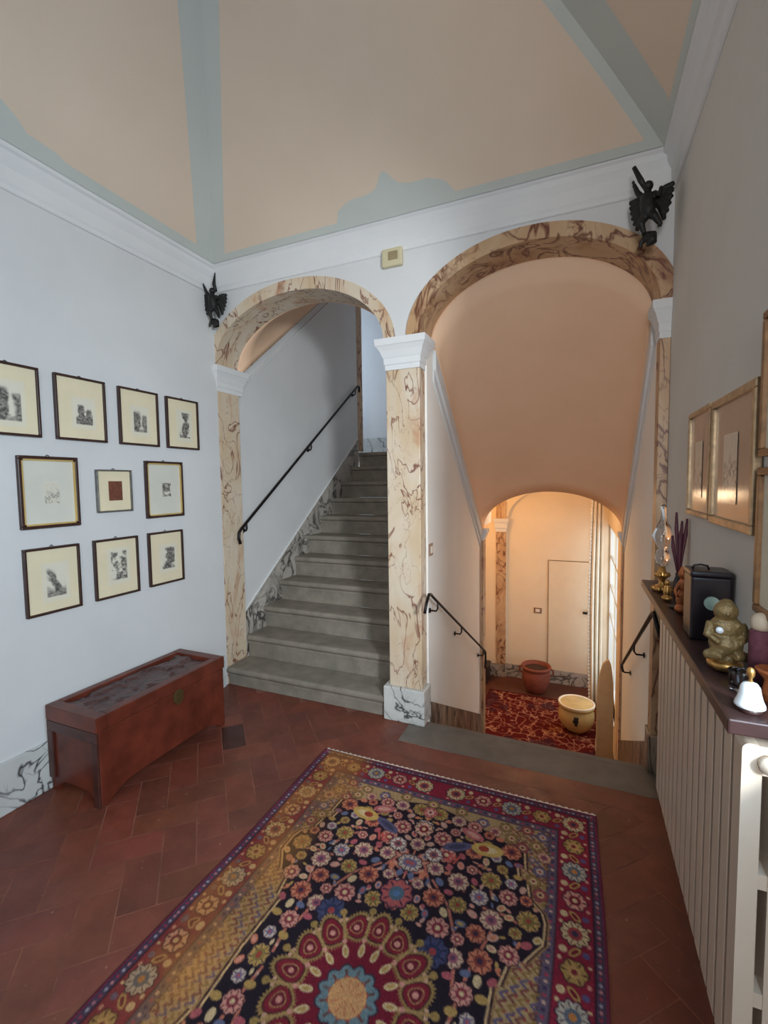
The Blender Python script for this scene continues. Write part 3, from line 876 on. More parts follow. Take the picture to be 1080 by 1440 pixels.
# ------------------------------------------------------------------ CHEST
def chest():
    x0, x1, y0, y1, H = -2.478, -2.10, 1.39, 2.222, .45
    t = thing('wooden_chest', 'low red-brown carved wooden chest against the left wall', 'chest', ((x0 + x1) / 2, (y0 + y1) / 2, 0))
    zl = .372
    # body: front with a curved apron between the feet
    def apron(a0, a1, foot, rise):
        pts = [(a0, 0), (a0 + foot, 0)]
        n = 28
        for i in range(1, n):
            f = i / n
            pts.append((a0 + foot + (a1 - a0 - 2 * foot) * f, rise * (1 - abs(2 * f - 1) ** 6)))
        pts += [(a1 - foot, 0), (a1, 0), (a1, zl), (a0, zl)]
        return pts
    mb = MB()
    mb.prism(apron(y0, y1, .035, .062), x1 - .02, x1, 'x')
    mb.prism(apron(y0, y1, .035, .062), x0, x0 + .02, 'x')
    mb.prism(apron(x0 + .02, x1 - .02, .03, .06), y0, y0 + .02, 'y')
    mb.prism(apron(x0 + .02, x1 - .02, .03, .06), y1 - .02, y1, 'y')
    mb.box(x0 + .02, x1 - .02, y0 + .02, y1 - .02, .06, .08)
    body = mb.build('body', M['wood'], t, bevel=.004)
    # raised frame on the visible end
    mb = MB()
    for (a, b, c, d_) in ((x0, x1, .32, zl), (x0, x0 + .04, .07, .32), (x1 - .04, x1, .0, .32)):
        mb.box(a, b, y0 - .012, y0, c, d_)
    mb.build('end_frame', M['wood_dark'], t, bevel=.003)
    # lid
    mb = MB()
    fr = .062
    e = .006
    X0, X1, Y0, Y1 = x0, x1 + e, y0 - .014, y1 + e
    for (a, b, c, d_) in ((X0, X1, Y0, Y0 + fr), (X0, X1, Y1 - fr, Y1), (X0, X0 + .045, Y0 + fr, Y1 - fr), (X1 - .055, X1, Y0 + fr, Y1 - fr)):
        mb.box(a, b, c, d_, zl + .003, H)
    mb.box(X0 + .04, X1 - .05, Y0 + fr - .005, Y1 - fr + .005, zl + .02, H - .03)
    mb.build('lid', M['wood'], t, bevel=.004)
    # carved panel
    nu, nv = 70, 190
    n = fbm(nv, nu, 9, 5, 3); n2 = fbm(nv, nu, 26, 8, 2)
    h = sm(n, .42, .58) * .012 + n2 * .006
    ax0, ax1, ay0, ay1 = X0 + .046, X1 - .056, Y0 + fr + .001, Y1 - fr - .001
    rows = []
    for i in range(nv):
        rows.append([(ax0 + (ax1 - ax0) * j / (nu - 1), ay0 + (ay1 - ay0) * i / (nv - 1), H - .027 + h[i, j]) for j in range(nu)])
    tag(MB().grid(rows).build('carved_panel', M['carved'], t, smooth=True, fixn=False), 'dark carved relief panel in the lid')
    # lock plate
    yc, zc = 1.86, .345
    pl_ = [(yc + .036 * math.cos(PI / 8 + k * PI / 4), zc + .046 * math.sin(PI / 8 + k * PI / 4)) for k in range(8)]
    lock = MB().prism(pl_, x1 + .0005, x1 + .008, 'x').build('lock_plate', M['brass'], t, bevel=.001)
    MB().box(x1 + .008, x1 + .016, yc - .009, yc + .009, zc - .02, zc + .022).build('hasp', M['brass'], lock)
chest()

# ------------------------------------------------------------------ BIG RUG
def paint_rug():
    D = .4                                             # cm per cell
    QU, QV = int(71 / D), int(111 / D)
    SS = 2
    u = (np.arange(QU * SS) + .5) * D / SS; v = (np.arange(QV * SS) + .5) * D / SS
    U, V = np.meshgrid(u, v)
    img = np.zeros(U.shape + (3,))
    r = np.random.default_rng(3)
    def put(mask, c):
        if np.ndim(mask) and mask.dtype != bool:
            k = np.clip(mask, 0, 1)[..., None]
            img[:] = img * (1 - k) + np.array(c) * k
        else:
            img[mask] = c
    def disc(cu, cv, rad, c):
        put((U - cu) ** 2 + (V - cv) ** 2 < rad * rad, c)
    def flower(cu, cv, rad, petals, c_edge, c_pet, c_in, c_core, rot=0.0):
        s = (np.abs(U - cu) < rad * 1.5) & (np.abs(V - cv) < rad * 1.5)
        du, dv = U[s] - cu, V[s] - cv
        rr = np.hypot(du, dv); th = np.arctan2(dv, du) + rot
        lob = rad * (.82 + .18 * np.abs(np.cos(petals * th / 2)))
        cur = img[s]
        cur[rr < lob * 1.12] = c_edge
        cur[rr < lob] = c_pet
        cur[(rr < lob * .92) & (np.abs(np.sin(petals * th / 2)) < .22) & (rr > rad * .35)] = c_edge
        cur[rr < rad * .5] = c_in
        cur[rr < rad * .24] = c_core
        img[s] = cur
    def leaf(cu, cv, L, W, ang, c, c2=None):
        du, dv = U - cu, V - cv
        a = du * math.cos(ang) + dv * math.sin(ang); b = -du * math.sin(ang) + dv * math.cos(ang)
        m = (np.abs(a) < L) & (np.abs(b) < W * np.sqrt(np.clip(1 - (a / L) ** 2, 0, 1)))
        put(m, c)
        if c2 is not None:
            m = (np.abs(a) < L * .62) & (np.abs(b) < W * .5 * np.sqrt(np.clip(1 - (a / (L * .62)) ** 2, 0, 1)))
            put(m, c2)
    def line(pts, wd, c):
        for (a, b) in zip(pts, pts[1:]):
            ax, ay = a; bx, by = b
            L2 = (bx - ax) ** 2 + (by - ay) ** 2 + 1e-9
            tt = np.clip(((U - ax) * (bx - ax) + (V - ay) * (by - ay)) / L2, 0, 1)
            d2 = (U - ax - tt * (bx - ax)) ** 2 + (V - ay - tt * (by - ay)) ** 2
            put(d2 < wd * wd, c)
    cream = (206, 178, 132); gold = (176, 140, 78); red = (134, 34, 52); crim = (112, 26, 40)
    pink = (206, 140, 122); salmon = (200, 118, 88); navy = (30, 24, 32); blue = (58, 72, 104); violet = (92, 80, 112); teal = (74, 96, 110); olive = (124, 108, 56)
    edge = np.minimum(U, V)
    img[:] = red
    put(edge < 1.3, (110, 40, 62))
    put((edge >= 1.3) & (edge < 3.8), (72, 58, 76))
    # speckles of the outer guard
    for i in range(90):
        if i < 55: cu, cv = 2.5, 2 + i * 2.0
        else: cu, cv = 2 + (i - 55) * 2.0, 2.5
        disc(cu, cv, .55, [(190, 120, 120), (150, 50, 70), (160, 150, 160)][i % 3])
    # violet inner guard
    put((edge >= 16) & (edge < 19.6), (94, 80, 96))
    for i in range(70):
        if i < 45: cu, cv = 17.8, 18 + i * 2.1
        else: cu, cv = 18 + (i - 45) * 2.1, 17.8
        disc(cu, cv, .6, [(170, 60, 80), (196, 160, 140), (60, 50, 80)][i % 3])
    put((np.abs(edge - 16) < .28) | (np.abs(edge - 19.6) < .28), (54, 34, 44))
    put((np.abs(edge - 3.9) < .25), (54, 30, 42))
    # main border flowers
    pal = [((60, 34, 40), cream, (150, 60, 60), (60, 50, 70)), ((70, 40, 36), gold, (196, 150, 90), (120, 40, 46)), ((60, 34, 50), (176, 168, 150), (90, 100, 110), (190, 120, 60)), ((60, 30, 40), pink, crim, cream)]
    k = 0
    for cv in np.arange(9.9, 112, 13.4):
        p = pal[k % 4]; flower(9.9, cv, 4.6 if k % 2 == 0 else 4.0, 10 if k % 2 == 0 else 6, *p); k += 1
        disc(9.9 + 3.6, cv + 6.7, 1.3, cream); disc(9.9 - 3.4, cv + 6.7, 1.1, (90, 80, 120)); leaf(9.9, cv + 6.7, 2.4, 1.2, PI / 4 * (1 if k % 2 else -1), gold, crim)
        disc(5.6, cv + 3.2, .7, pink); disc(14.4, cv - 3.4, .7, cream); disc(5.4, cv - 3.0, .6, cream)
    k = 1
    for cu in np.arange(9.9 + 13.2, 72, 13.2):
        p = pal[k % 4]; flower(cu, 9.9, 4.6 if k % 2 == 0 else 3.9, 10 if k % 2 == 0 else 6, *p); k += 1
        disc(cu - 6.6, 6.4, 1.2, cream); disc(cu - 6.6, 13.4, 1.0, (90, 80, 120)); leaf(cu - 6.6, 9.9, 2.2, 1.1, .6, gold, crim)
        disc(cu + 3.2, 14.4, .7, pink); disc(cu - 3.2, 5.5, .6, cream)
    # cream inner band with scribbled pattern
    band = edge >= 19.9
    put(band, (172, 142, 98))
    for i in range(170):
        cu = 20.5 + (i % 5) * 3.0 + r.uniform(-.5, .5); cv = 21.5 + (i // 5) * 2.7
        line([(cu - 1.2, cv - 1.3), (cu + .8, cv), (cu - .8, cv + 1.2)], .38, [(120, 70, 60), (96, 84, 110), (140, 110, 60)][i % 3])
        disc(cu + 1.8, cv + 1.8, .55, (150, 60, 60))
    # field outline (inset from the long side as function of v)
    fv = [21.5, 24, 27, 31, 33.9, 34, 43, 43.1, 48, 48.1, 56, 60, 63.5, 68, 72, 75, 80, 80.1, 90, 90.1, 112]
    fi = [71, 60, 50, 38, 33, 29, 28, 31, 30, 27, 25.5, 21, 19.9, 19.8, 20, 22, 25, 29, 31, 33, 32]
    ins = np.interp(V, fv, fi, left=999)
    fdist = U - ins
    field = fdist > 0
    put((fdist > -2.1) & ~field, (150, 116, 72)); put((fdist > -1.5) & ~field, (56, 34, 38)); put((fdist > -.8) & ~field, (206, 170, 120))
    put(field, navy)
    sp_pal = [((110, 70, 56), (206, 160, 130), (150, 70, 74), (90, 70, 90)), ((96, 62, 50), (150, 70, 74), (206, 170, 120), (80, 40, 50)), ((100, 70, 50), (150, 120, 70), (206, 176, 130), (140, 50, 60)), ((80, 56, 60), (110, 100, 124), (206, 180, 150), (150, 70, 70))]
    done = []
    for i in range(1500):
        a, b = r.uniform(21, 71), r.uniform(21, 60)
        ii = np.interp(b, fv, fi, left=999) if b > 21.6 else 999
        rad = 2.7 if len(done) < 14 else 1.5
        if a - ii > -rad - 1.6 or any(math.hypot(a - p, b - q) < rad + s_ + .4 for p, q, s_ in done): continue
        done.append((a, b, rad)); flower(a, b, rad, 6, *sp_pal[r.integers(0, 4)], rot=r.uniform(0, 1))
    # field growth: stems, buds, flowers
    med = lambda a, b: math.hypot((a - 71) / 29.0, (b - 111) / 32.0)
    def infield(a, b, m):
        i = np.interp(b, fv, fi, left=999)
        return a - i > m and b > 23 + m * .6 and med(a, b) > 1.0 + m * .02
    stems = [[(71, 30), (71, 50), (71, 76)], [(64, 40), (58, 46), (55, 56), (48, 62)], [(60, 62), (52, 70), (46, 82), (43, 98)], [(56, 30), (50, 36), (44, 40)], [(40, 66), (32, 66), (26, 68)], [(58, 70), (64, 58), (68, 52)], [(36, 74), (40, 90), (42, 108)], [(46, 50), (40, 54), (38, 60)]]
    for s in stems: line(s, .55, (178, 104, 84))
    for (a, b, ang) in ((66, 56, .6), (66, 60, .6), (66, 64, .6), (66.5, 52, .6), (67, 68, .6)):
        leaf(a, b, 3.2, 1.0, ang, (176, 96, 84), (206, 150, 120))
    spots = []
    tries = 0
    while len(spots) < 104 and tries < 16000:
        tries += 1
        a, b = r.uniform(20, 71), r.uniform(24, 111)
        rad = [4.0, 3.4, 2.3, 1.7, 1.5][min(4, len(spots) // 14)]
        if not infield(a, b, rad * .9): continue
        if any(math.hypot(a - p, b - q) < rad + s + .5 for p, q, s in spots): continue
        spots.append((a, b, rad))
    fp = [((60, 30, 40), (208, 172, 140), (150, 84, 96), (90, 60, 80)), ((50, 26, 34), pink, (126, 44, 56), cream), ((50, 26, 34), salmon, (130, 60, 50), (60, 40, 60)), ((40, 30, 44), (196, 176, 160), (110, 100, 130), (170, 80, 80)), ((40, 30, 44), gold, olive, (150, 60, 50))]
    small = [pink, salmon, (196, 150, 130), gold, (96, 104, 130), (170, 84, 90), cream]
    for i, (a, b, rad) in enumerate(spots):
        if rad > 2.0: flower(a, b, rad, 8 if rad > 3 else 6, *fp[r.integers(0, 5)], rot=r.uniform(0, 1))
        else: leaf(a, b, rad * 1.15, rad * .8, r.uniform(0, PI), small[r.integers(0, 7)], small[r.integers(0, 7)] if r.random() < .5 else None)
    for i in range(900):
        a, b = r.uniform(20, 71), r.uniform(23, 111)
        if not infield(a, b, .8): continue
        if any(math.hypot(a - p, b - q) < s + .9 for p, q, s in spots): continue
        leaf(a, b, r.uniform(.8, 1.5), r.uniform(.4, .8), r.uniform(0, PI), small[r.integers(0, 7)])
    # special motifs
    leaf(43, 39, 6.5, 3.6, .15, (196, 160, 84), (214, 190, 140)); leaf(44.5, 39, 2.2, 1.6, .2, (150, 60, 40))
    leaf(55, 42, 6.2, 2.4, .45, (84, 82, 110), (60, 60, 84)); leaf(50, 33, 5, 2.4, -.3, (176, 96, 96), (206, 150, 130))
    flower(71, 38, 4.4, 8, (50, 26, 34), (206, 160, 132), crim, cream)
    flower(71, 27, 3.6, 6, (50, 26, 34), (196, 110, 100), (206, 170, 150), crim)
    flower(71, 72.5, 6.2, 8, (50, 30, 50), (168, 84, 80), teal, (80, 110, 150))
    flower(63, 50, 3.6, 8, (50, 26, 34), (214, 196, 180), (150, 84, 80), (80, 60, 80))
    flower(52, 88, 5.2, 8, (30, 26, 40), (62, 66, 96), (44, 50, 78), (150, 60, 60), .3)
    for dx in (0, 1.6, 3.2): line([(53 + dx, 47), (54.5 + dx, 51)], .5, (190, 80, 70))
    # medallion
    du, dv = U - 71, V - 111
    th = np.arctan2(dv, du); rr = np.hypot(du / 26.5, dv / 29.5)
    lobe = .70 + .30 * np.abs(np.cos(4 * th)) ** .8 - .04 * np.cos(8 * th)
    ser = .075 * np.abs(((th * 26 / PI) % 1.0) - .5) * 2
    base = .66 + .10 * np.abs(np.cos(4 * th + PI / 2)) ** .8
    put(rr < base + ser * 1.1, (142, 112, 66)); put(rr < base - .005, (70, 34, 34)); put(rr < base - .03, crim)
    def sleaf(cu, cv, L, Wd, ang, cols):
        a = (U - cu) * math.cos(ang) + (V - cv) * math.sin(ang); b = -(U - cu) * math.sin(ang) + (V - cv) * math.cos(ang)
        t2 = np.arctan2(b / Wd, a / L); r2 = np.hypot(a / L, b / Wd)
        saw = np.abs(((t2 * 15 / PI) % 1.0) - .5) * 2
        shp = .86 + .14 * np.cos(2 * t2) * np.cos(t2)
        for f_, s_, c_ in ((1.0, .17, cols[0]), (.80, .0, cols[1]), (.70, .0, cols[2]), (.46, .0, cols[3]), (.38, .0, cols[4])):
            put(r2 < f_ * shp + s_ * (saw - .5), c_)
    gl = ((148, 118, 68), (72, 36, 34), (120, 30, 42), (164, 118, 76), (96, 28, 38))
    for k in range(5):
        an = -PI / 2 - k * PI / 8
        cu, cv = 71 + 20.0 * math.cos(an), 111 + 22.5 * math.sin(an)
        sleaf(cu, cv, 7.4 if k % 2 == 0 else 6.4, 5.6, an + (.5 if k % 2 else 0), gl)
        disc(cu, cv, 1.0, pink)
        for da in (-.16, .16): disc(71 + 23.5 * math.cos(an + da), 111 + 26 * math.sin(an + da), .7, (196, 150, 120))
    for k in range(4):
        an = -PI / 2 - (k + .5) * PI / 8
        line([(71 + 12 * math.cos(an), 111 + 13 * math.sin(an)), (71 + 25 * math.cos(an), 111 + 28 * math.sin(an))], .5, (164, 130, 80))
        disc(71 + 26 * math.cos(an), 111 + 29 * math.sin(an), 1.3, (150, 120, 66))
    for k in range(4):
        an = -PI / 2 - (k + .5) * PI / 8
        cu, cv = 71 + 13.0 * math.cos(an), 111 + 14.5 * math.sin(an)
        leaf(cu, cv, 2.2, 1.1, an, cream, gold); disc(71 + 16.5 * math.cos(an), 111 + 18 * math.sin(an), .8, pink)
    r1 = np.hypot(du, dv)
    pet = .84 + .16 * np.abs(np.cos(6 * th))
    put(r1 < 10.2 * pet, (52, 40, 52)); put(r1 < 9.6 * pet, (104, 126, 130)); put((r1 < 8.4) & (np.abs(np.sin(6 * th)) < .3), (96, 60, 50)); put(r1 < 6.6 * pet, (150, 70, 60)); put(r1 < 6.0, (206, 150, 96))
    put((r1 < 5.2) & (np.abs(np.sin(5 * th)) < .25) & (r1 > 1.5), (190, 110, 76))
    # average the supersamples
    q = img.reshape(QV, SS, QU, SS, 3).mean(axis=(1, 3))
    top = np.concatenate([q, q[:, ::-1]], axis=1)
    full = np.concatenate([top, top[::-1]], axis=0)
    h, w = full.shape[:2]
    n = fbm(h, w, 9, 77, 4); n2 = np.random.default_rng(4).random((h, w))
    full = (full * .92 + np.array([11, 8, 9])) * (.84 + .28 * (n[..., None] - .2)) * (.88 + .2 * n2[..., None])
    # golden, worn left border (real abrash of the wool)
    uu = (np.arange(w) * D)[None, :]; vv = (np.arange(h) * D)[:, None]
    wgt = (1 - sm(uu, 22, 36)) * sm(uu, 2.6, 5.0) * (.45 + .5 * sm(n, .35, .6)) * .85
    gb = np.array([148, 100, 56]) * (.72 + .5 * n[..., None])
    lum = full.mean(axis=2, keepdims=True) / 100.0
    full = full * (1 - wgt[..., None]) + gb * (.55 + .45 * np.clip(lum, 0, 1.4)) * wgt[..., None]
    return full, w, h
def rug():
    img, w, h = paint_rug()
    x0, x1, y0, y1 = -1.335, .098, .005, 2.232
    t = thing('persian_rug', 'large red and navy flowered rug on the tiled floor', 'rug', ((x0 + x1) / 2, (y0 + y1) / 2, .001))
    zt = .009
    xs = np.linspace(x0, x1, w); ys = np.linspace(y1 - .018, y0 + .018, h)
    mb = MB()
    wav = fbm(h, w, 4, 9, 2) * .004
    X, Y = np.meshgrid(xs, ys)
    # gently uneven edges
    X = X + (.006 * np.sin(Y * 5.0))
    V = np.stack([X, Y, zt + wav - .002], axis=-1).reshape(-1, 3)
    mb.v = [tuple(p) for p in V.tolist()]
    idx = np.arange(h * w).reshape(h, w)
    fs = np.stack([idx[:-1, :-1], idx[1:, :-1], idx[1:, 1:], idx[:-1, 1:]], axis=-1).reshape(-1, 4)
    mb.f = [tuple(f) for f in fs.tolist()]
    # edge skirt down to the floor
    per = list(idx[0, :]) + list(idx[1:, -1]) + list(idx[-1, -2::-1]) + list(idx[-2:0:-1, 0])
    o = len(mb.v)
    for i in per:
        p = mb.v[i]; mb.v.append((p[0], p[1], .0012))
    n = len(per)
    for i in range(n):
        mb.f.append((int(per[i]), int(per[(i + 1) % n]), o + (i + 1) % n, o + i))
    mb.mi = [0] * len(mb.f)
    c = np.concatenate([s2l(img).reshape(-1, 3), np.ones((h * w, 1))], axis=1)
    c = np.concatenate([c, c[np.array(per)]], axis=0)
    mb.build('pile', M['rug'], t, smooth=True, cols=c, fixn=False)
    for ya, yb in ((y1 - .019, y1), (y0, y0 + .019)):
        rows = []
        for j in range(3):
            yy = ya + (yb - ya) * j / 2
            rows.append([(x0 + .004 + (x1 - x0 - .008) * i / 240 + .006 * math.sin(yy * 5), yy + (.004 * math.sin(i * 1.3) + .003 * math.sin(i * 3.1)) * (1 if (j == 2) == (ya > 1) else 0), .0072 - .002 * (j if ya > 1 else 2 - j) + .0012 * math.sin(i * 2.1)) for i in range(241)])
        tag(MB().grid(rows).build('fringe', M['fringe'], t, smooth=True, fixn=False), 'cream woven fringe end')
rug()

# landing carpet
def carpet():
    x0, x1, y0, y1 = -1.15, .27, 4.95, 6.45
    w, h = 220, 230
    n = fbm(h, w, 15, 31, 2); n2 = fbm(h, w, 18, 42, 2); n3 = np.random.default_rng(5).random((h, w)); n4 = fbm(h, w, 5, 46, 3)
    img = np.ones((h, w, 3)) * np.array([88, 24, 23])
    def blend(m, c):
        k = m[..., None]; return img * (1 - k) + np.array(c) * k
    img = blend(sm(np.abs(n - .5), .085, .0) * .9, (158, 108, 80))
    img = blend(sm(np.abs(n2 - .5), .06, .0) * .9, (184, 144, 114))
    img = blend(sm(n4, .6, .66) * .7, (64, 34, 44))
    u = np.linspace(0, 1, w)[None, :]; v = np.linspace(0, 1, h)[:, None]
    e = np.minimum(np.minimum(u, 1 - u) * 1.05, np.minimum(v, 1 - v) * 1.4)
    img = blend(sm(e, .03, .02) * np.ones_like(n), (80, 30, 30))
    img = img * (.85 + .3 * n3[..., None])
    t = thing('landing_carpet', 'red carpet with cream scrolls on the lower landing floor', 'carpet', ((x0 + x1) / 2, (y0 + y1) / 2, LAND))
    rows = [[(x0 + (x1 - x0) * j / (w - 1), y1 - (y1 - y0) * i / (h - 1), LAND + .008) for j in range(w)] for i in range(h)]
    c = np.concatenate([s2l(img).reshape(-1, 3), np.ones((h * w, 1))], axis=1)
    MB().grid(rows).build('pile', M['carpet'], t, cols=c, fixn=False)
    MB().box(x0, x1, y0, y1, LAND + .001, LAND + .007).build('backing', M['plum'], t)
carpet()

# ------------------------------------------------------------------ POTS ON THE LANDING
t = thing('flower_pot', 'cream and yellow glazed bowl pot standing on the red carpet', 'pot', (.0, 5.74, LAND + .0085))
prof_o = [(.09, 0), (.11, .004), (.155, .05), (.19, .11), (.203, .17), (.198, .225), (.185, .265), (.182, .28), (.20, .295), (.206, .312), (.203, .325), (.19, .33), (.178, .32), (.170, .28), (.17, .16), (.12, .10)]
MB().lathe(prof_o[:12], (0, 5.74, LAND + .0085), 40).build('body', M['glaze'], t, smooth=True)
MB().lathe([(.203, .326), (.206, .333), (.195, .338), (.18, .33), (.176, .29), (.17, .2), (.02, .19)], (0, 5.74, LAND + .0085), 40).build('inside', M['glaze_white'], t, smooth=True)
mb = MB()
an = -PI / 2 - .05
for (dx, dz, rx, rz) in ((0, .2, .028, .035), (-.012, .23, .016, .02), (.014, .235, .014, .018), (0, .16, .02, .02), (-.024, .195, .014, .022)):
    mb.ball((dx, 5.74 - .198, LAND + dz), (rx, .012, rz), 10, 8)
mb.build('emblem', M['glaze_dark'], t, smooth=True)
t = thing('flower_pot', 'round terracotta pot with side handles against the landing back wall', 'pot', (-.53, 6.62, LAND))
TP = (-.53, 6.62, LAND)
MB().lathe([(.10, 0), (.12, .01), (.165, .09), (.19, .18), (.192, .25), (.18, .31), (.178, .33), (.20, .345), (.205, .36), (.20, .378), (.185, .38), (.172, .36), (.168, .33), (.02, .32)], TP, 36).build('body', M['terracotta'], t, smooth=True)
MB().lathe([(.166, .322), (.16, .333), (.02, .338)], TP, 28).build('soil', M['soil'], t, smooth=True)
for s in (-1, 1):
    MB().tube([(TP[0] + s * (.185 + .045 * math.sin(a)), TP[1], LAND + .30 + .05 * math.cos(a)) for a in [PI * i / 8 for i in range(9)]], .012, 8).build('handle', M['terracotta'], t, smooth=True)
# dark stool box in the shadowed corner
t = thing('wooden_box', 'small dark box on the landing floor behind the left stair wall', 'box', (-1.36, 6.72, LAND))
MB().box(-1.50, -1.215, 6.60, 6.86, LAND, LAND + .23).build('body', M['dark_wood_box'], t, bevel=.006)
MB().box(-1.51, -1.205, 6.59, 6.87, LAND + .23, LAND + .255).build('lid', M['dark_wood_box'], t, bevel=.004)
# upright covered board
t = thing('ironing_board', 'tan cloth-covered board standing upright on the landing by the window', 'ironing board', (.285, 5.0, LAND))
bp = []
H_ = 1.13
for i in range(25):
    f = i / 24
    z = LAND + .05 + H_ * f
    wd = .10 if f < .55 else .10 * math.sqrt(max(0, 1 - ((f - .55) / .45) ** 2.2))
    bp.append((z, wd))
pts = [(.29 - wd_, z) for z, wd_ in bp] + [(.29 + wd_ * .55, z) for z, wd_ in reversed(bp[:-1])]
MB().prism(pts, 4.98, 5.03, 'y').build('covered_board', M['cover'], t, bevel=.012, bseg=3)
MB().tube([(.24, 5.03, LAND + .45), (.20, 5.04, LAND + .35), (.19, 5.04, LAND + .2), (.23, 5.04, LAND + .08)], .01, 8).build('leg', M['paint_white'], t, smooth=True)
MB().tube([(.30, 5.03, LAND + .5), (.32, 5.05, LAND + .25), (.30, 5.04, LAND + .0)], .012, 8).build('leg', M['paint_white'], t, smooth=True)

# curtain
def curtain():
    t = thing('curtain', 'ivory curtain with pale beaded edge hanging beside the landing window', 'curtain', (.24, 6.5, LAND))
    rows = []
    nz, nx = 30, 60
    for i in range(nz + 1):
        f = i / nz
        z = 1.5 - (1.5 - LAND - .02) * f
        row = []
        for j in range(nx + 1):
            s = j / nx
            x = .165 + .12 * s - .03 * math.sin(f * 3.0) * (1 - s)
            y = 6.36 + .10 * s + .035 * math.sin(s * 5.5 * PI + f * .6) * (1 + .3 * f)
            row.append((x, y, z))
        rows.append(row)
    o = MB().grid(rows).build('fabric', M['curtain'], t, smooth=True, fixn=False)
    sd = o.modifiers.new('thick', 'SOLIDIFY'); sd.thickness = .006
    pts = []; rad = []
    for i in range(0, 58 * 6):
        f = i / 360
        z = 1.5 - (1.5 - LAND - .02) * f
        pts.append((.165 - .03 * math.sin(f * 3.0) - .004, 6.36 + .035 * math.sin(f * .6) * (1 + .3 * f) - .008, z))
        rad.append(.004 + .011 * abs(math.sin(PI * i / 6)))
    mb = MB().tube(pts, rad, 8)
    mb.build('beaded_trim', M['paint_white'], t, smooth=True)
    MB().tube([(.3, 5.2, 1.515), (.3, 6.9, 1.515)], .014, 10).build('rod', M['paint_white'], t, smooth=True)
curtain()

# ------------------------------------------------------------------ BRONZE WALL FIGURES
def cherub(label, c, H, yaw, flip, leg_up):
    """winged figure, arm raised, perched on a scroll bracket; c = lowest point"""
    t = thing('wall_sculpture', label, 'sculpture', c, 'bronze winged figures in the corners')
    R = Matrix.Rotation(yaw, 3, 'Z')
    S = H / .38
    def P(x, y, z): 
        v = R @ Vector((x * flip * S, y * S, z * S)); return (c[0] + v.x, c[1] + v.y, c[2] + v.z)
    mb = MB()
    mb.tube([P(0, 0, .14), P(.004, -.006, .17), P(0, -.006, .205), P(-.004, 0, .24), P(0, 0, .258)], [.022 * S, .033 * S, .035 * S, .032 * S, .016 * S], 12)
    mb.ball(P(.004, -.014, .278), .024 * S, 12, 8)                                   # head
    mb.ball(P(.004, -.037, .274), .006 * S, 6, 5)                                    # nose
    mb.tube([P(-.024, 0, .24), P(-.048, -.004, .275), P(-.064, -.01, .32)], [.016 * S, .013 * S, .009 * S], 8)    # raised arm
    mb.tube([P(.026, 0, .238), P(.056, -.014, .215), P(.070, -.032, .24)], [.016 * S, .012 * S, .008 * S], 8)
    for (dx, dy, dz) in ((-.072, -.016, .333), (-.066, -.018, .337), (-.060, -.016, .335)):
        mb.tube([P(-.064, -.01, .32), P(dx, dy, dz)], .004 * S, 6)
    mb.tube([P(-.012, 0, .15), P(-.024, -.018, .11), P(-.014, .0, .068)], [.024 * S, .018 * S, .010 * S], 8)
    mb.tube([P(-.014, 0, .068), P(-.018, -.02, .058)], [.009 * S, .005 * S], 6)
    mb.tube([P(.014, 0, .15), P(.04, -.022, .12), P(.044 + .015 * leg_up, .005, .08)], [.024 * S, .018 * S, .010 * S], 8)
    mb.tube([P(.044 + .015 * leg_up, .005, .08), P(.05, -.012, .07)], [.009 * S, .005 * S], 6)
    body = mb.build('figure', M['bronze'], t, smooth=True)
    remesh(body, .0035 * S, 2)
    for s in (-1, 1):
        w_ = MB()
        for k in range(6):
            w_.tube([P(s * .012, .020, .225), P(s * (.03 + .035 * math.cos(k * .22)), .034, .258 - .016 * k), P(s * (.04 + .062 * math.cos(k * .24)), .03, .262 - .030 * k)], [.012 * S, .018 * S, .011 * S], 6)
        o = w_.build('wing', M['bronze'], t, smooth=True); remesh(o, .004 * S, 1)
    b = MB()
    b.tube([P(-.012, -.004, .068), P(-.01, .01, .058), P(.012, .012, .045), P(.02, .004, .02), P(0, -.006, .0)], [.012 * S, .026 * S, .031 * S, .024 * S, .006 * S], 10)
    b.tube([P(-.012, .008, .058), P(-.03, .004, .03), P(-.034, .0, .004)], [.014 * S, .012 * S, .004 * S], 8)
    o = b.build('bracket', M['bronze'], t, smooth=True); remesh(o, .004 * S, 1)
    return t
    
tl = cherub('slim blackened bronze winged figure in the left corner above the small arch', (-2.428, 2.60, 2.68), .345, .35, 1, 0)
tr = cherub('larger blackened bronze winged figure in the right corner above the big arch', (.275, 2.50, 2.63), .36, -.5, 1, 1)
for tt, pts, r in ((tl, [(-2.40, 2.60, 2.93), (-2.412, 2.60, 2.985), (-2.405, 2.605, 3.06)], [.012, .012, .004]),
                   (tr, [(.262, 2.50, 2.895), (.243, 2.50, 2.935), (.214, 2.50, 3.00)], [.010, .013, .009])):
    o = MB().tube(pts, r, 8).build('torch', M['bronze'], tt, smooth=True)
# chime box between the arches
t = thing('door_chime', 'small yellowed plastic chime box on the wall between the arches', 'chime', (-1.07, YB, 2.87))
MB().box(-1.135, -1.003, YB - .035, YB - .001, 2.872, 2.978).build('case', M['plastic'], t, bevel=.008)
MB().box(-1.09, -1.028, YB - .040, YB - .035, 2.905, 2.955).build('grille', M['plastic_dark'], t, bevel=.004)

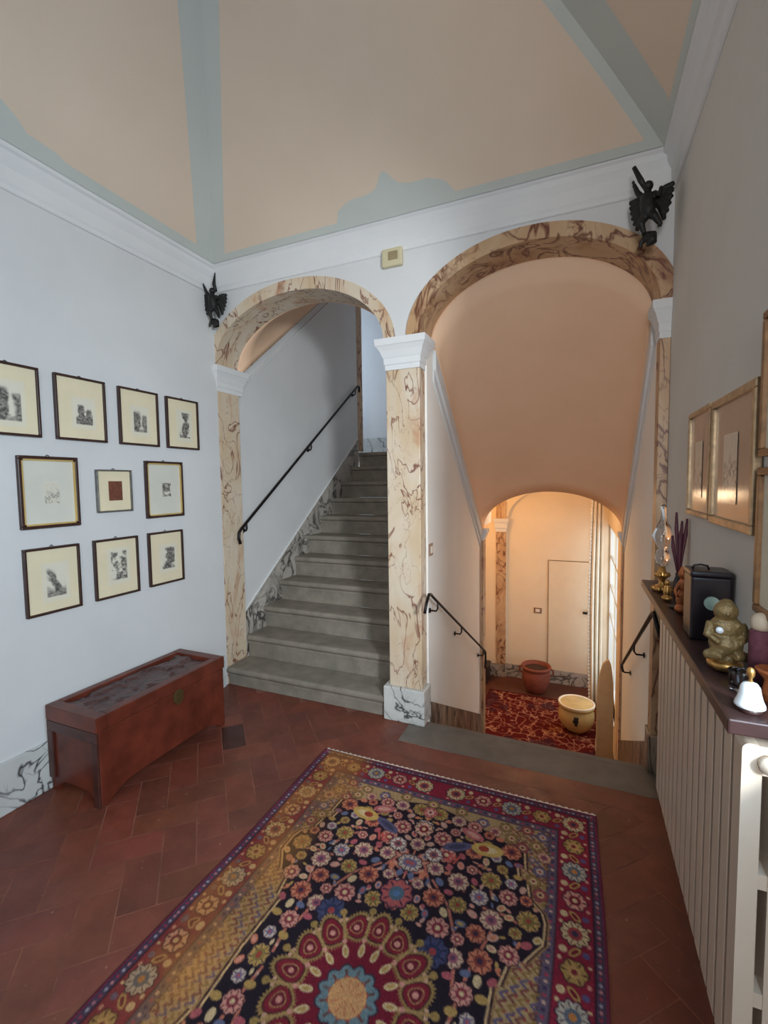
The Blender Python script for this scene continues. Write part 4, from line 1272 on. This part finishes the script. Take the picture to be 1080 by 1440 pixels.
# ------------------------------------------------------------------ SHELF, RADIATOR
t = thing('wall_shelf', 'long dark wooden shelf on the right wall above the radiator', 'shelf', (.34, 1.75, 1.05))
MB().box(.274, .409, 1.06, 2.43, 1.048, 1.08).build('board', M['shelf_wood'], t, bevel=.004)
for y in (1.3, 2.3):
    MB().prism([(.409, 1.048), (.32, 1.048), (.409, .985)], y - .012, y + .012, 'y').build('bracket', M['shelf_wood'], t)
def radiator():
    t = thing('radiator', 'cream column radiator under the dark shelf on the right wall', 'radiator', (.35, 1.58, .26))
    n = 15; pitch = .0685; y0 = 1.09
    z0, z1 = .262, 1.02
    x0, x1 = .308, .392
    for k in range(n):
        yc = y0 + pitch * k + .03
        mb = MB()
        def rnd(xa, xb, za, zb, r):
            pts = []
            for (cx, cz, a0) in ((xb - r, zb - r, 0), (xa + r, zb - r, PI / 2), (xa + r, za + r, PI), (xb - r, za + r, 3 * PI / 2)):
                for i in range(6):
                    a = a0 + PI / 2 * i / 5; pts.append((cx + r * math.cos(a), cz + r * math.sin(a)))
            return pts
        # front and rear columns, joined by webs
        for xa, xb in ((x0, x0 + .034), (x1 - .034, x1)):
            mb.prism(rnd(xa, xb, z0, z1, .014), yc - .025, yc + .025, 'y')
        for (za, zb) in ((z0 + .0, z0 + .05), (.455, .495), (.712, .752), (.952, z1)):
            mb.prism([(x0 + .02, za + .004), (x1 - .02, za + .004), (x1 - .02, zb - .004), (x0 + .02, zb - .004)], yc - .022, yc + .022, 'y')
        o = mb.build('column', M['cream_rad'], t, bevel=.012, bseg=3)
    for z in (.31, .985):
        MB().tube([(.35, y0 + .012, z), (.35, y0 + pitch * n - .02, z)], .014, 10).build('pipe', M['cream_rad'], t, smooth=True)
        MB().tube([(.35, y0 - .012, z), (.35, y0 + .004, z)], .017, 14).build('plug', M['cream_rad'], t, smooth=True)
    for dy in (.2, .8):
        MB().tube([(.37, y0 + dy, .9), (.409, y0 + dy, .9)], .008, 8).build('wall_hook', M['iron'], t)
radiator()

# ------------------------------------------------------------------ THINGS ON THE SHELF
SZ = 1.0805
t = thing('glass_ornament', 'clear blown glass ornament on gold base at the far end of the shelf', 'ornament', (.325, 2.2, SZ))
gb = MB().lathe([(.030, 0), (.036, .008), (.028, .02), (.014, .03), (.012, .05), (.022, .06), (.026, .072), (.014, .085), (.010, .105)], (.325, 2.2, SZ), 20)
for k in range(6):
    a = k * PI / 3
    gb.ball((.325 + .03 * math.cos(a), 2.2 + .03 * math.sin(a), SZ + .012), (.011, .011, .012), 8, 6)
    gb.ball((.325 + .022 * math.cos(a), 2.2 + .022 * math.sin(a), SZ + .07), (.009, .009, .011), 8, 6)
gb.build('gold_base', M['gold'], t, smooth=True)
MB().lathe([(.006, .104), (.020, .115), (.030, .14), (.026, .165), (.016, .178), (.024, .195), (.033, .222), (.034, .245), (.026, .275), (.015, .295), (.011, .32), (.012, .345), (.008, .362), (.002, .366)], (.325, 2.2, SZ), 28).build('glass_body', M['blown'], t, smooth=True)
MB().tube([(.325 - .028, 2.195, SZ + .21), (.325 - .036, 2.192, SZ + .235), (.325 - .026, 2.19, SZ + .262), (.325 - .008, 2.19, SZ + .268)], [.004, .006, .006, .003], 8).tube([(.325, 2.19, SZ + .30), (.322, 2.188, SZ + .33), (.314, 2.186, SZ + .358)], [.004, .006, .004], 8).build('glass_trail', M['porcelain'], t, smooth=True)
t = thing('stem_vase', 'small dark vase with purple dried stems beside the glass ornament', 'vase', (.378, 2.16, SZ))
MB().lathe([(.018, 0), (.022, .015), (.02, .05), (.012, .075), (.014, .085), (.010, .088)], (.378, 2.16, SZ), 16).build('vase', M['black_lacquer'], t, smooth=True)
for (dx, dy, h, bend) in ((-.012, .0, .335, -.004), (.004, .01, .30, .006), (.014, -.008, .31, .012), (-.002, -.012, .26, .0), (-.018, .006, .24, -.012)):
    MB().tube([(.378, 2.16, SZ + .05), (.378 + dx * .6, 2.16 + dy * .6, SZ + h * .5), (.378 + dx + bend * .3, 2.16 + dy, SZ + h * .8), (.378 + dx + bend * .6, 2.16 + dy, SZ + h)], [.002, .0045, .0075, .004], 8).build('stem', M['purple'], t, smooth=True)
# copper figurine
t = thing('figurine', 'small orange copper figurine between the glass ornament and dark box', 'figurine', (.342, 1.86, SZ))
mb = MB()
mb.ball((0.336, 1.860, SZ + .014), (.024, .024, .016)); mb.ball((0.336, 1.860, SZ + .05), (.019, .017, .035)); mb.ball((0.338, 1.858, SZ + .098), (.016, .014, .026)); mb.ball((0.334, 1.855, SZ + .138), (.013, .013, .015))
mb.tube([(0.324, 1.855, SZ + .105), (0.312, 1.845, SZ + .08), (0.319, 1.840, SZ + .06)], .006, 8); mb.tube([(0.350, 1.855, SZ + .105), (0.362, 1.845, SZ + .125), (0.358, 1.840, SZ + .15)], .006, 8)
mb.tube([(0.334, 1.855, SZ + .148), (0.334, 1.855, SZ + .168)], [.010, .003], 8)
remesh(mb.build('figure', M['copper'], t, smooth=True), .004, 2)
t = thing('figurine', 'little brass figurine at the foot of the glass ornament near the shelf edge', 'figurine', (.318, 2.03, SZ))
mb = MB().ball((.318, 2.03, SZ + .01), (.02, .02, .011)).ball((.318, 2.03, SZ + .036), (.014, .013, .026)).ball((.318, 2.03, SZ + .07), (.010, .010, .012)).tube([(.31, 2.03, SZ + .05), (.30, 2.025, SZ + .062)], .004, 6).tube([(.326, 2.03, SZ + .05), (.336, 2.025, SZ + .04)], .004, 6)
remesh(mb.build('figure', M['gold'], t, smooth=True), .003, 2)
t = thing('metal_dish', 'tiny silver dish lying near the front edge of the shelf', 'dish', (.322, 1.93, SZ))
MB().lathe([(.008, 0), (.012, .001), (.017, .006), (.0165, .007), (.010, .003)], (.322, 1.93, SZ), 20).build('bowl', M['frame_silver'], t, smooth=True)
# dark box with green medallion
t = thing('lacquer_box', 'tall black lacquer box with round green medallion and top handle', 'box', (.347, 1.60, SZ))
MB().box(.303, .403, 1.555, 1.655, SZ, SZ + .185).build('body', M['black_lacquer'], t, bevel=.006)
MB().box(.300, .406, 1.552, 1.658, SZ + .186, SZ + .202).build('lid', M['black_lacquer'], t, bevel=.006)
MB().tube([(.315, 1.605, SZ + .202), (.318, 1.605, SZ + .212), (.335, 1.605, SZ + .215), (.352, 1.605, SZ + .212), (.356, 1.605, SZ + .202)], .003, 8).build('handle', M['iron'], t, smooth=True)
mb = MB().tube([(.354, 1.5552, SZ + .112), (.354, 1.549, SZ + .112)], .0195, 28)
mb.build('medallion', M['medal'], t)
# antique gold seated figure
t = thing('figurine', 'plump antique gold seated figure in front of the black box', 'figurine', (.33, 1.33, SZ))
bx, by = .333, 1.33
mb = MB().ball((bx, by, SZ + .012), (.034, .034, .014)).ball((bx, by, SZ + .034), (.028, .028, .018)).ball((bx, by - .004, SZ + .068), (.036, .032, .03)).ball((bx, by, SZ + .105), (.036, .028, .032)).ball((bx - .002, by - .004, SZ + .148), (.026, .024, .026)).ball((bx, by, SZ + .168), (.014, .014, .01))
for s in (-1, 1):
    mb.tube([(bx + s * .03, by, SZ + .118), (bx + s * .04, by - .012, SZ + .09), (bx + s * .018, by - .032, SZ + .076)], [.011, .010, .007], 8)
    mb.tube([(bx + s * .012, by - .01, SZ + .045), (bx + s * .04, by - .018, SZ + .042), (bx + s * .012, by - .034, SZ + .046)], [.014, .013, .009], 8)
    mb.ball((bx + s * .02, by - .012, SZ + .118), (.012, .012, .008), 8, 6)
mb.ball((bx - .004, by - .028, SZ + .146), (.005, .006, .006), 8, 6)
remesh(mb.build('figure', M['old_gold'], t, smooth=True), .0032, 2)
MB().tube([(bx - .020, by - .030, SZ + .108), (bx - .021, by - .037, SZ + .108)], .0075, 14).build('white_button', M['porcelain'], t, smooth=True)
MB().lathe([(.0348, .010), (.037, .014), (.037, .022), (.032, .026)], (bx, by, SZ), 24).build('gold_rim', M['gold'], t, smooth=True)
# clutter behind the bell
t = thing('candle', 'plum candle with pale top behind the gold figure on the shelf', 'candle', (.383, 1.27, SZ))
MB().lathe([(.021, 0), (.021, .12), (.018, .125), (.004, .126)], (.383, 1.27, SZ), 20).build('wax', M['plum'], t, smooth=True)
MB().lathe([(.0165, .126), (.019, .134), (.019, .15), (.012, .160), (.003, .164)], (.383, 1.27, SZ), 16).build('snuffer', M['beige'], t, smooth=True)
t = thing('trinket_dish', 'orange glazed trinket dish at the wall behind the white bell', 'dish', (.374, 1.175, SZ))
MB().lathe([(.012, 0), (.014, .02), (.010, .045), (.022, .06), (.027, .068), (.024, .070), (.008, .062)], (.374, 1.175, SZ), 20).build('bowl', M['copper'], t, smooth=True)
t = thing('glass_votive', 'short glass votive between the gold figure and the bell', 'votive', (.333, 1.215, SZ))
MB().lathe([(.017, 0), (.020, .004), (.021, .035), (.023, .044), (.021, .045), (.018, .038), (.017, .008), (.003, .006)], (.333, 1.215, SZ), 20).build('glass', M['blown'], t, smooth=True)
# bell
t = thing('hand_bell', 'white porcelain hand bell with gold handle at the near shelf end', 'bell', (.322, 1.11, SZ))
MB().lathe([(.0235, .010), (.0262, .011), (.0255, .016), (.0215, .026), (.0185, .038), (.0165, .050), (.012, .057), (.004, .060)], (.322, 1.11, SZ), 32).build('bell_body', M['porcelain'], t, smooth=True)
MB().lathe([(.019, 0), (.021, .002), (.021, .008), (.019, .0095)], (.322, 1.11, SZ), 24).build('stand', M['shelf_wood'], t, smooth=True)
MB().lathe([(.003, .059), (.0045, .062), (.003, .067), (.0065, .073), (.0072, .082), (.005, .088), (.0015, .090)], (.322, 1.11, SZ), 16).build('handle', M['gold'], t, smooth=True)

# pale terrace wall outside the landing window
struct(MB().box(.62, 6.0, 9.4, 9.5, -2.4, -.75).build('wall_garden', M['pinkwall']))
struct(MB().box(.6, 6.0, 4.6, 9.5, -2.5, -2.4).build('floor_terrace', M['pinkwall']))

# ------------------------------------------------------------------ LIGHT
wd = bpy.data.worlds.new('World'); SC.world = wd; wd.use_nodes = True
bg = wd.node_tree.nodes['Background']
bg.inputs[0].default_value = (.80, .93, 1.0, 1); bg.inputs[1].default_value = 1.0
def area(name, loc, rot, sx, sy, power, col, spread=180):
    l = bpy.data.lights.new(name, 'AREA'); l.shape = 'RECTANGLE'; l.size = sx; l.size_y = sy; l.energy = power; l.color = col
    l.spread = math.radians(spread)
    o = bpy.data.objects.new(name, l); COL.objects.link(o); o.location = loc; o.rotation_euler = rot
    return o
COOL = (.70, .86, 1.0)
area('daylight_right_window', (XR + .085, .50, 1.8), (0, math.radians(90 - 20), 0), 1.3, .95, 33, (.46, .73, 1.0))     # faces -X, a little down
area('daylight_front_window', (.18, YF - .095, 2.0), (math.radians(88), 0, math.radians(5)), .40, 1.3, 24, (.95, .97, 1.0), 110)   # faces +Y
beam = area('daylight_sky_beam', (1.62, -.76, 2.05), (0, 0, 0), .32, .5, 42, (.90, .97, 1.0), 95)
beam.rotation_euler = (Vector((-1.6, 3.1, 1.0)) - beam.location).to_track_quat('-Z', 'Y').to_euler()
area('daylight_landing_window', (.75, 6.0, .1), (0, math.radians(90), 0), 2.0, 1.5, 16, COOL)
area('daylight_upper_window', (-4.36, 5.88, 3.3), (0, math.radians(-90), 0), 1.8, 1.0, 26, (.62, .78, 1.0), 140)
l = bpy.data.lights.new('landing_lamp', 'POINT'); l.energy = 21; l.color = (1.0, .56, .20); l.shadow_soft_size = .08
o = bpy.data.objects.new('landing_lamp', l); COL.objects.link(o); o.location = (-1.65, 5.75, 1.15)

l = bpy.data.lights.new('landing_fill_light', 'POINT'); l.energy = 11; l.color = (1.0, .70, .42); l.shadow_soft_size = .16  # added unseen warm fill above the arch, brightens passage walls and vault
o = bpy.data.objects.new('landing_fill_light', l); COL.objects.link(o); o.location = (-.45, 5.3, 1.50)

# ------------------------------------------------------------------ CAMERA
f_px, yaw, pitch, roll, CH = 639.95, -0.40578, 0.0634046, 0.0133312, 1.55
fw = Vector((math.sin(yaw) * math.cos(pitch), math.cos(yaw) * math.cos(pitch), -math.sin(pitch)))
rt = Vector((math.cos(yaw), -math.sin(yaw), 0)); dn = fw.cross(rt)
r2 = math.cos(roll) * rt + math.sin(roll) * dn; d2 = -math.sin(roll) * rt + math.cos(roll) * dn
cam = bpy.data.cameras.new('camera'); cam.sensor_fit = 'HORIZONTAL'; cam.sensor_width = 36; cam.lens = f_px / 1080 * 36
cam.clip_start = .01
co = bpy.data.objects.new('camera', cam); COL.objects.link(co)
mw = Matrix((( r2.x, -d2.x, -fw.x, 0), (r2.y, -d2.y, -fw.y, 0), (r2.z, -d2.z, -fw.z, CH), (0, 0, 0, 1)))
co.matrix_world = mw
SC.camera = co

vs = SC.view_settings
vs.view_transform = 'Standard'; vs.look = 'None'; vs.gamma = 1.0; vs.exposure = 0.0; vs.use_curve_mapping = False
SC.cycles.use_denoising = True
SC.cycles.max_bounces = 10
SC.cycles.diffuse_bounces = 6
SC.cycles.sample_clamp_indirect = 8
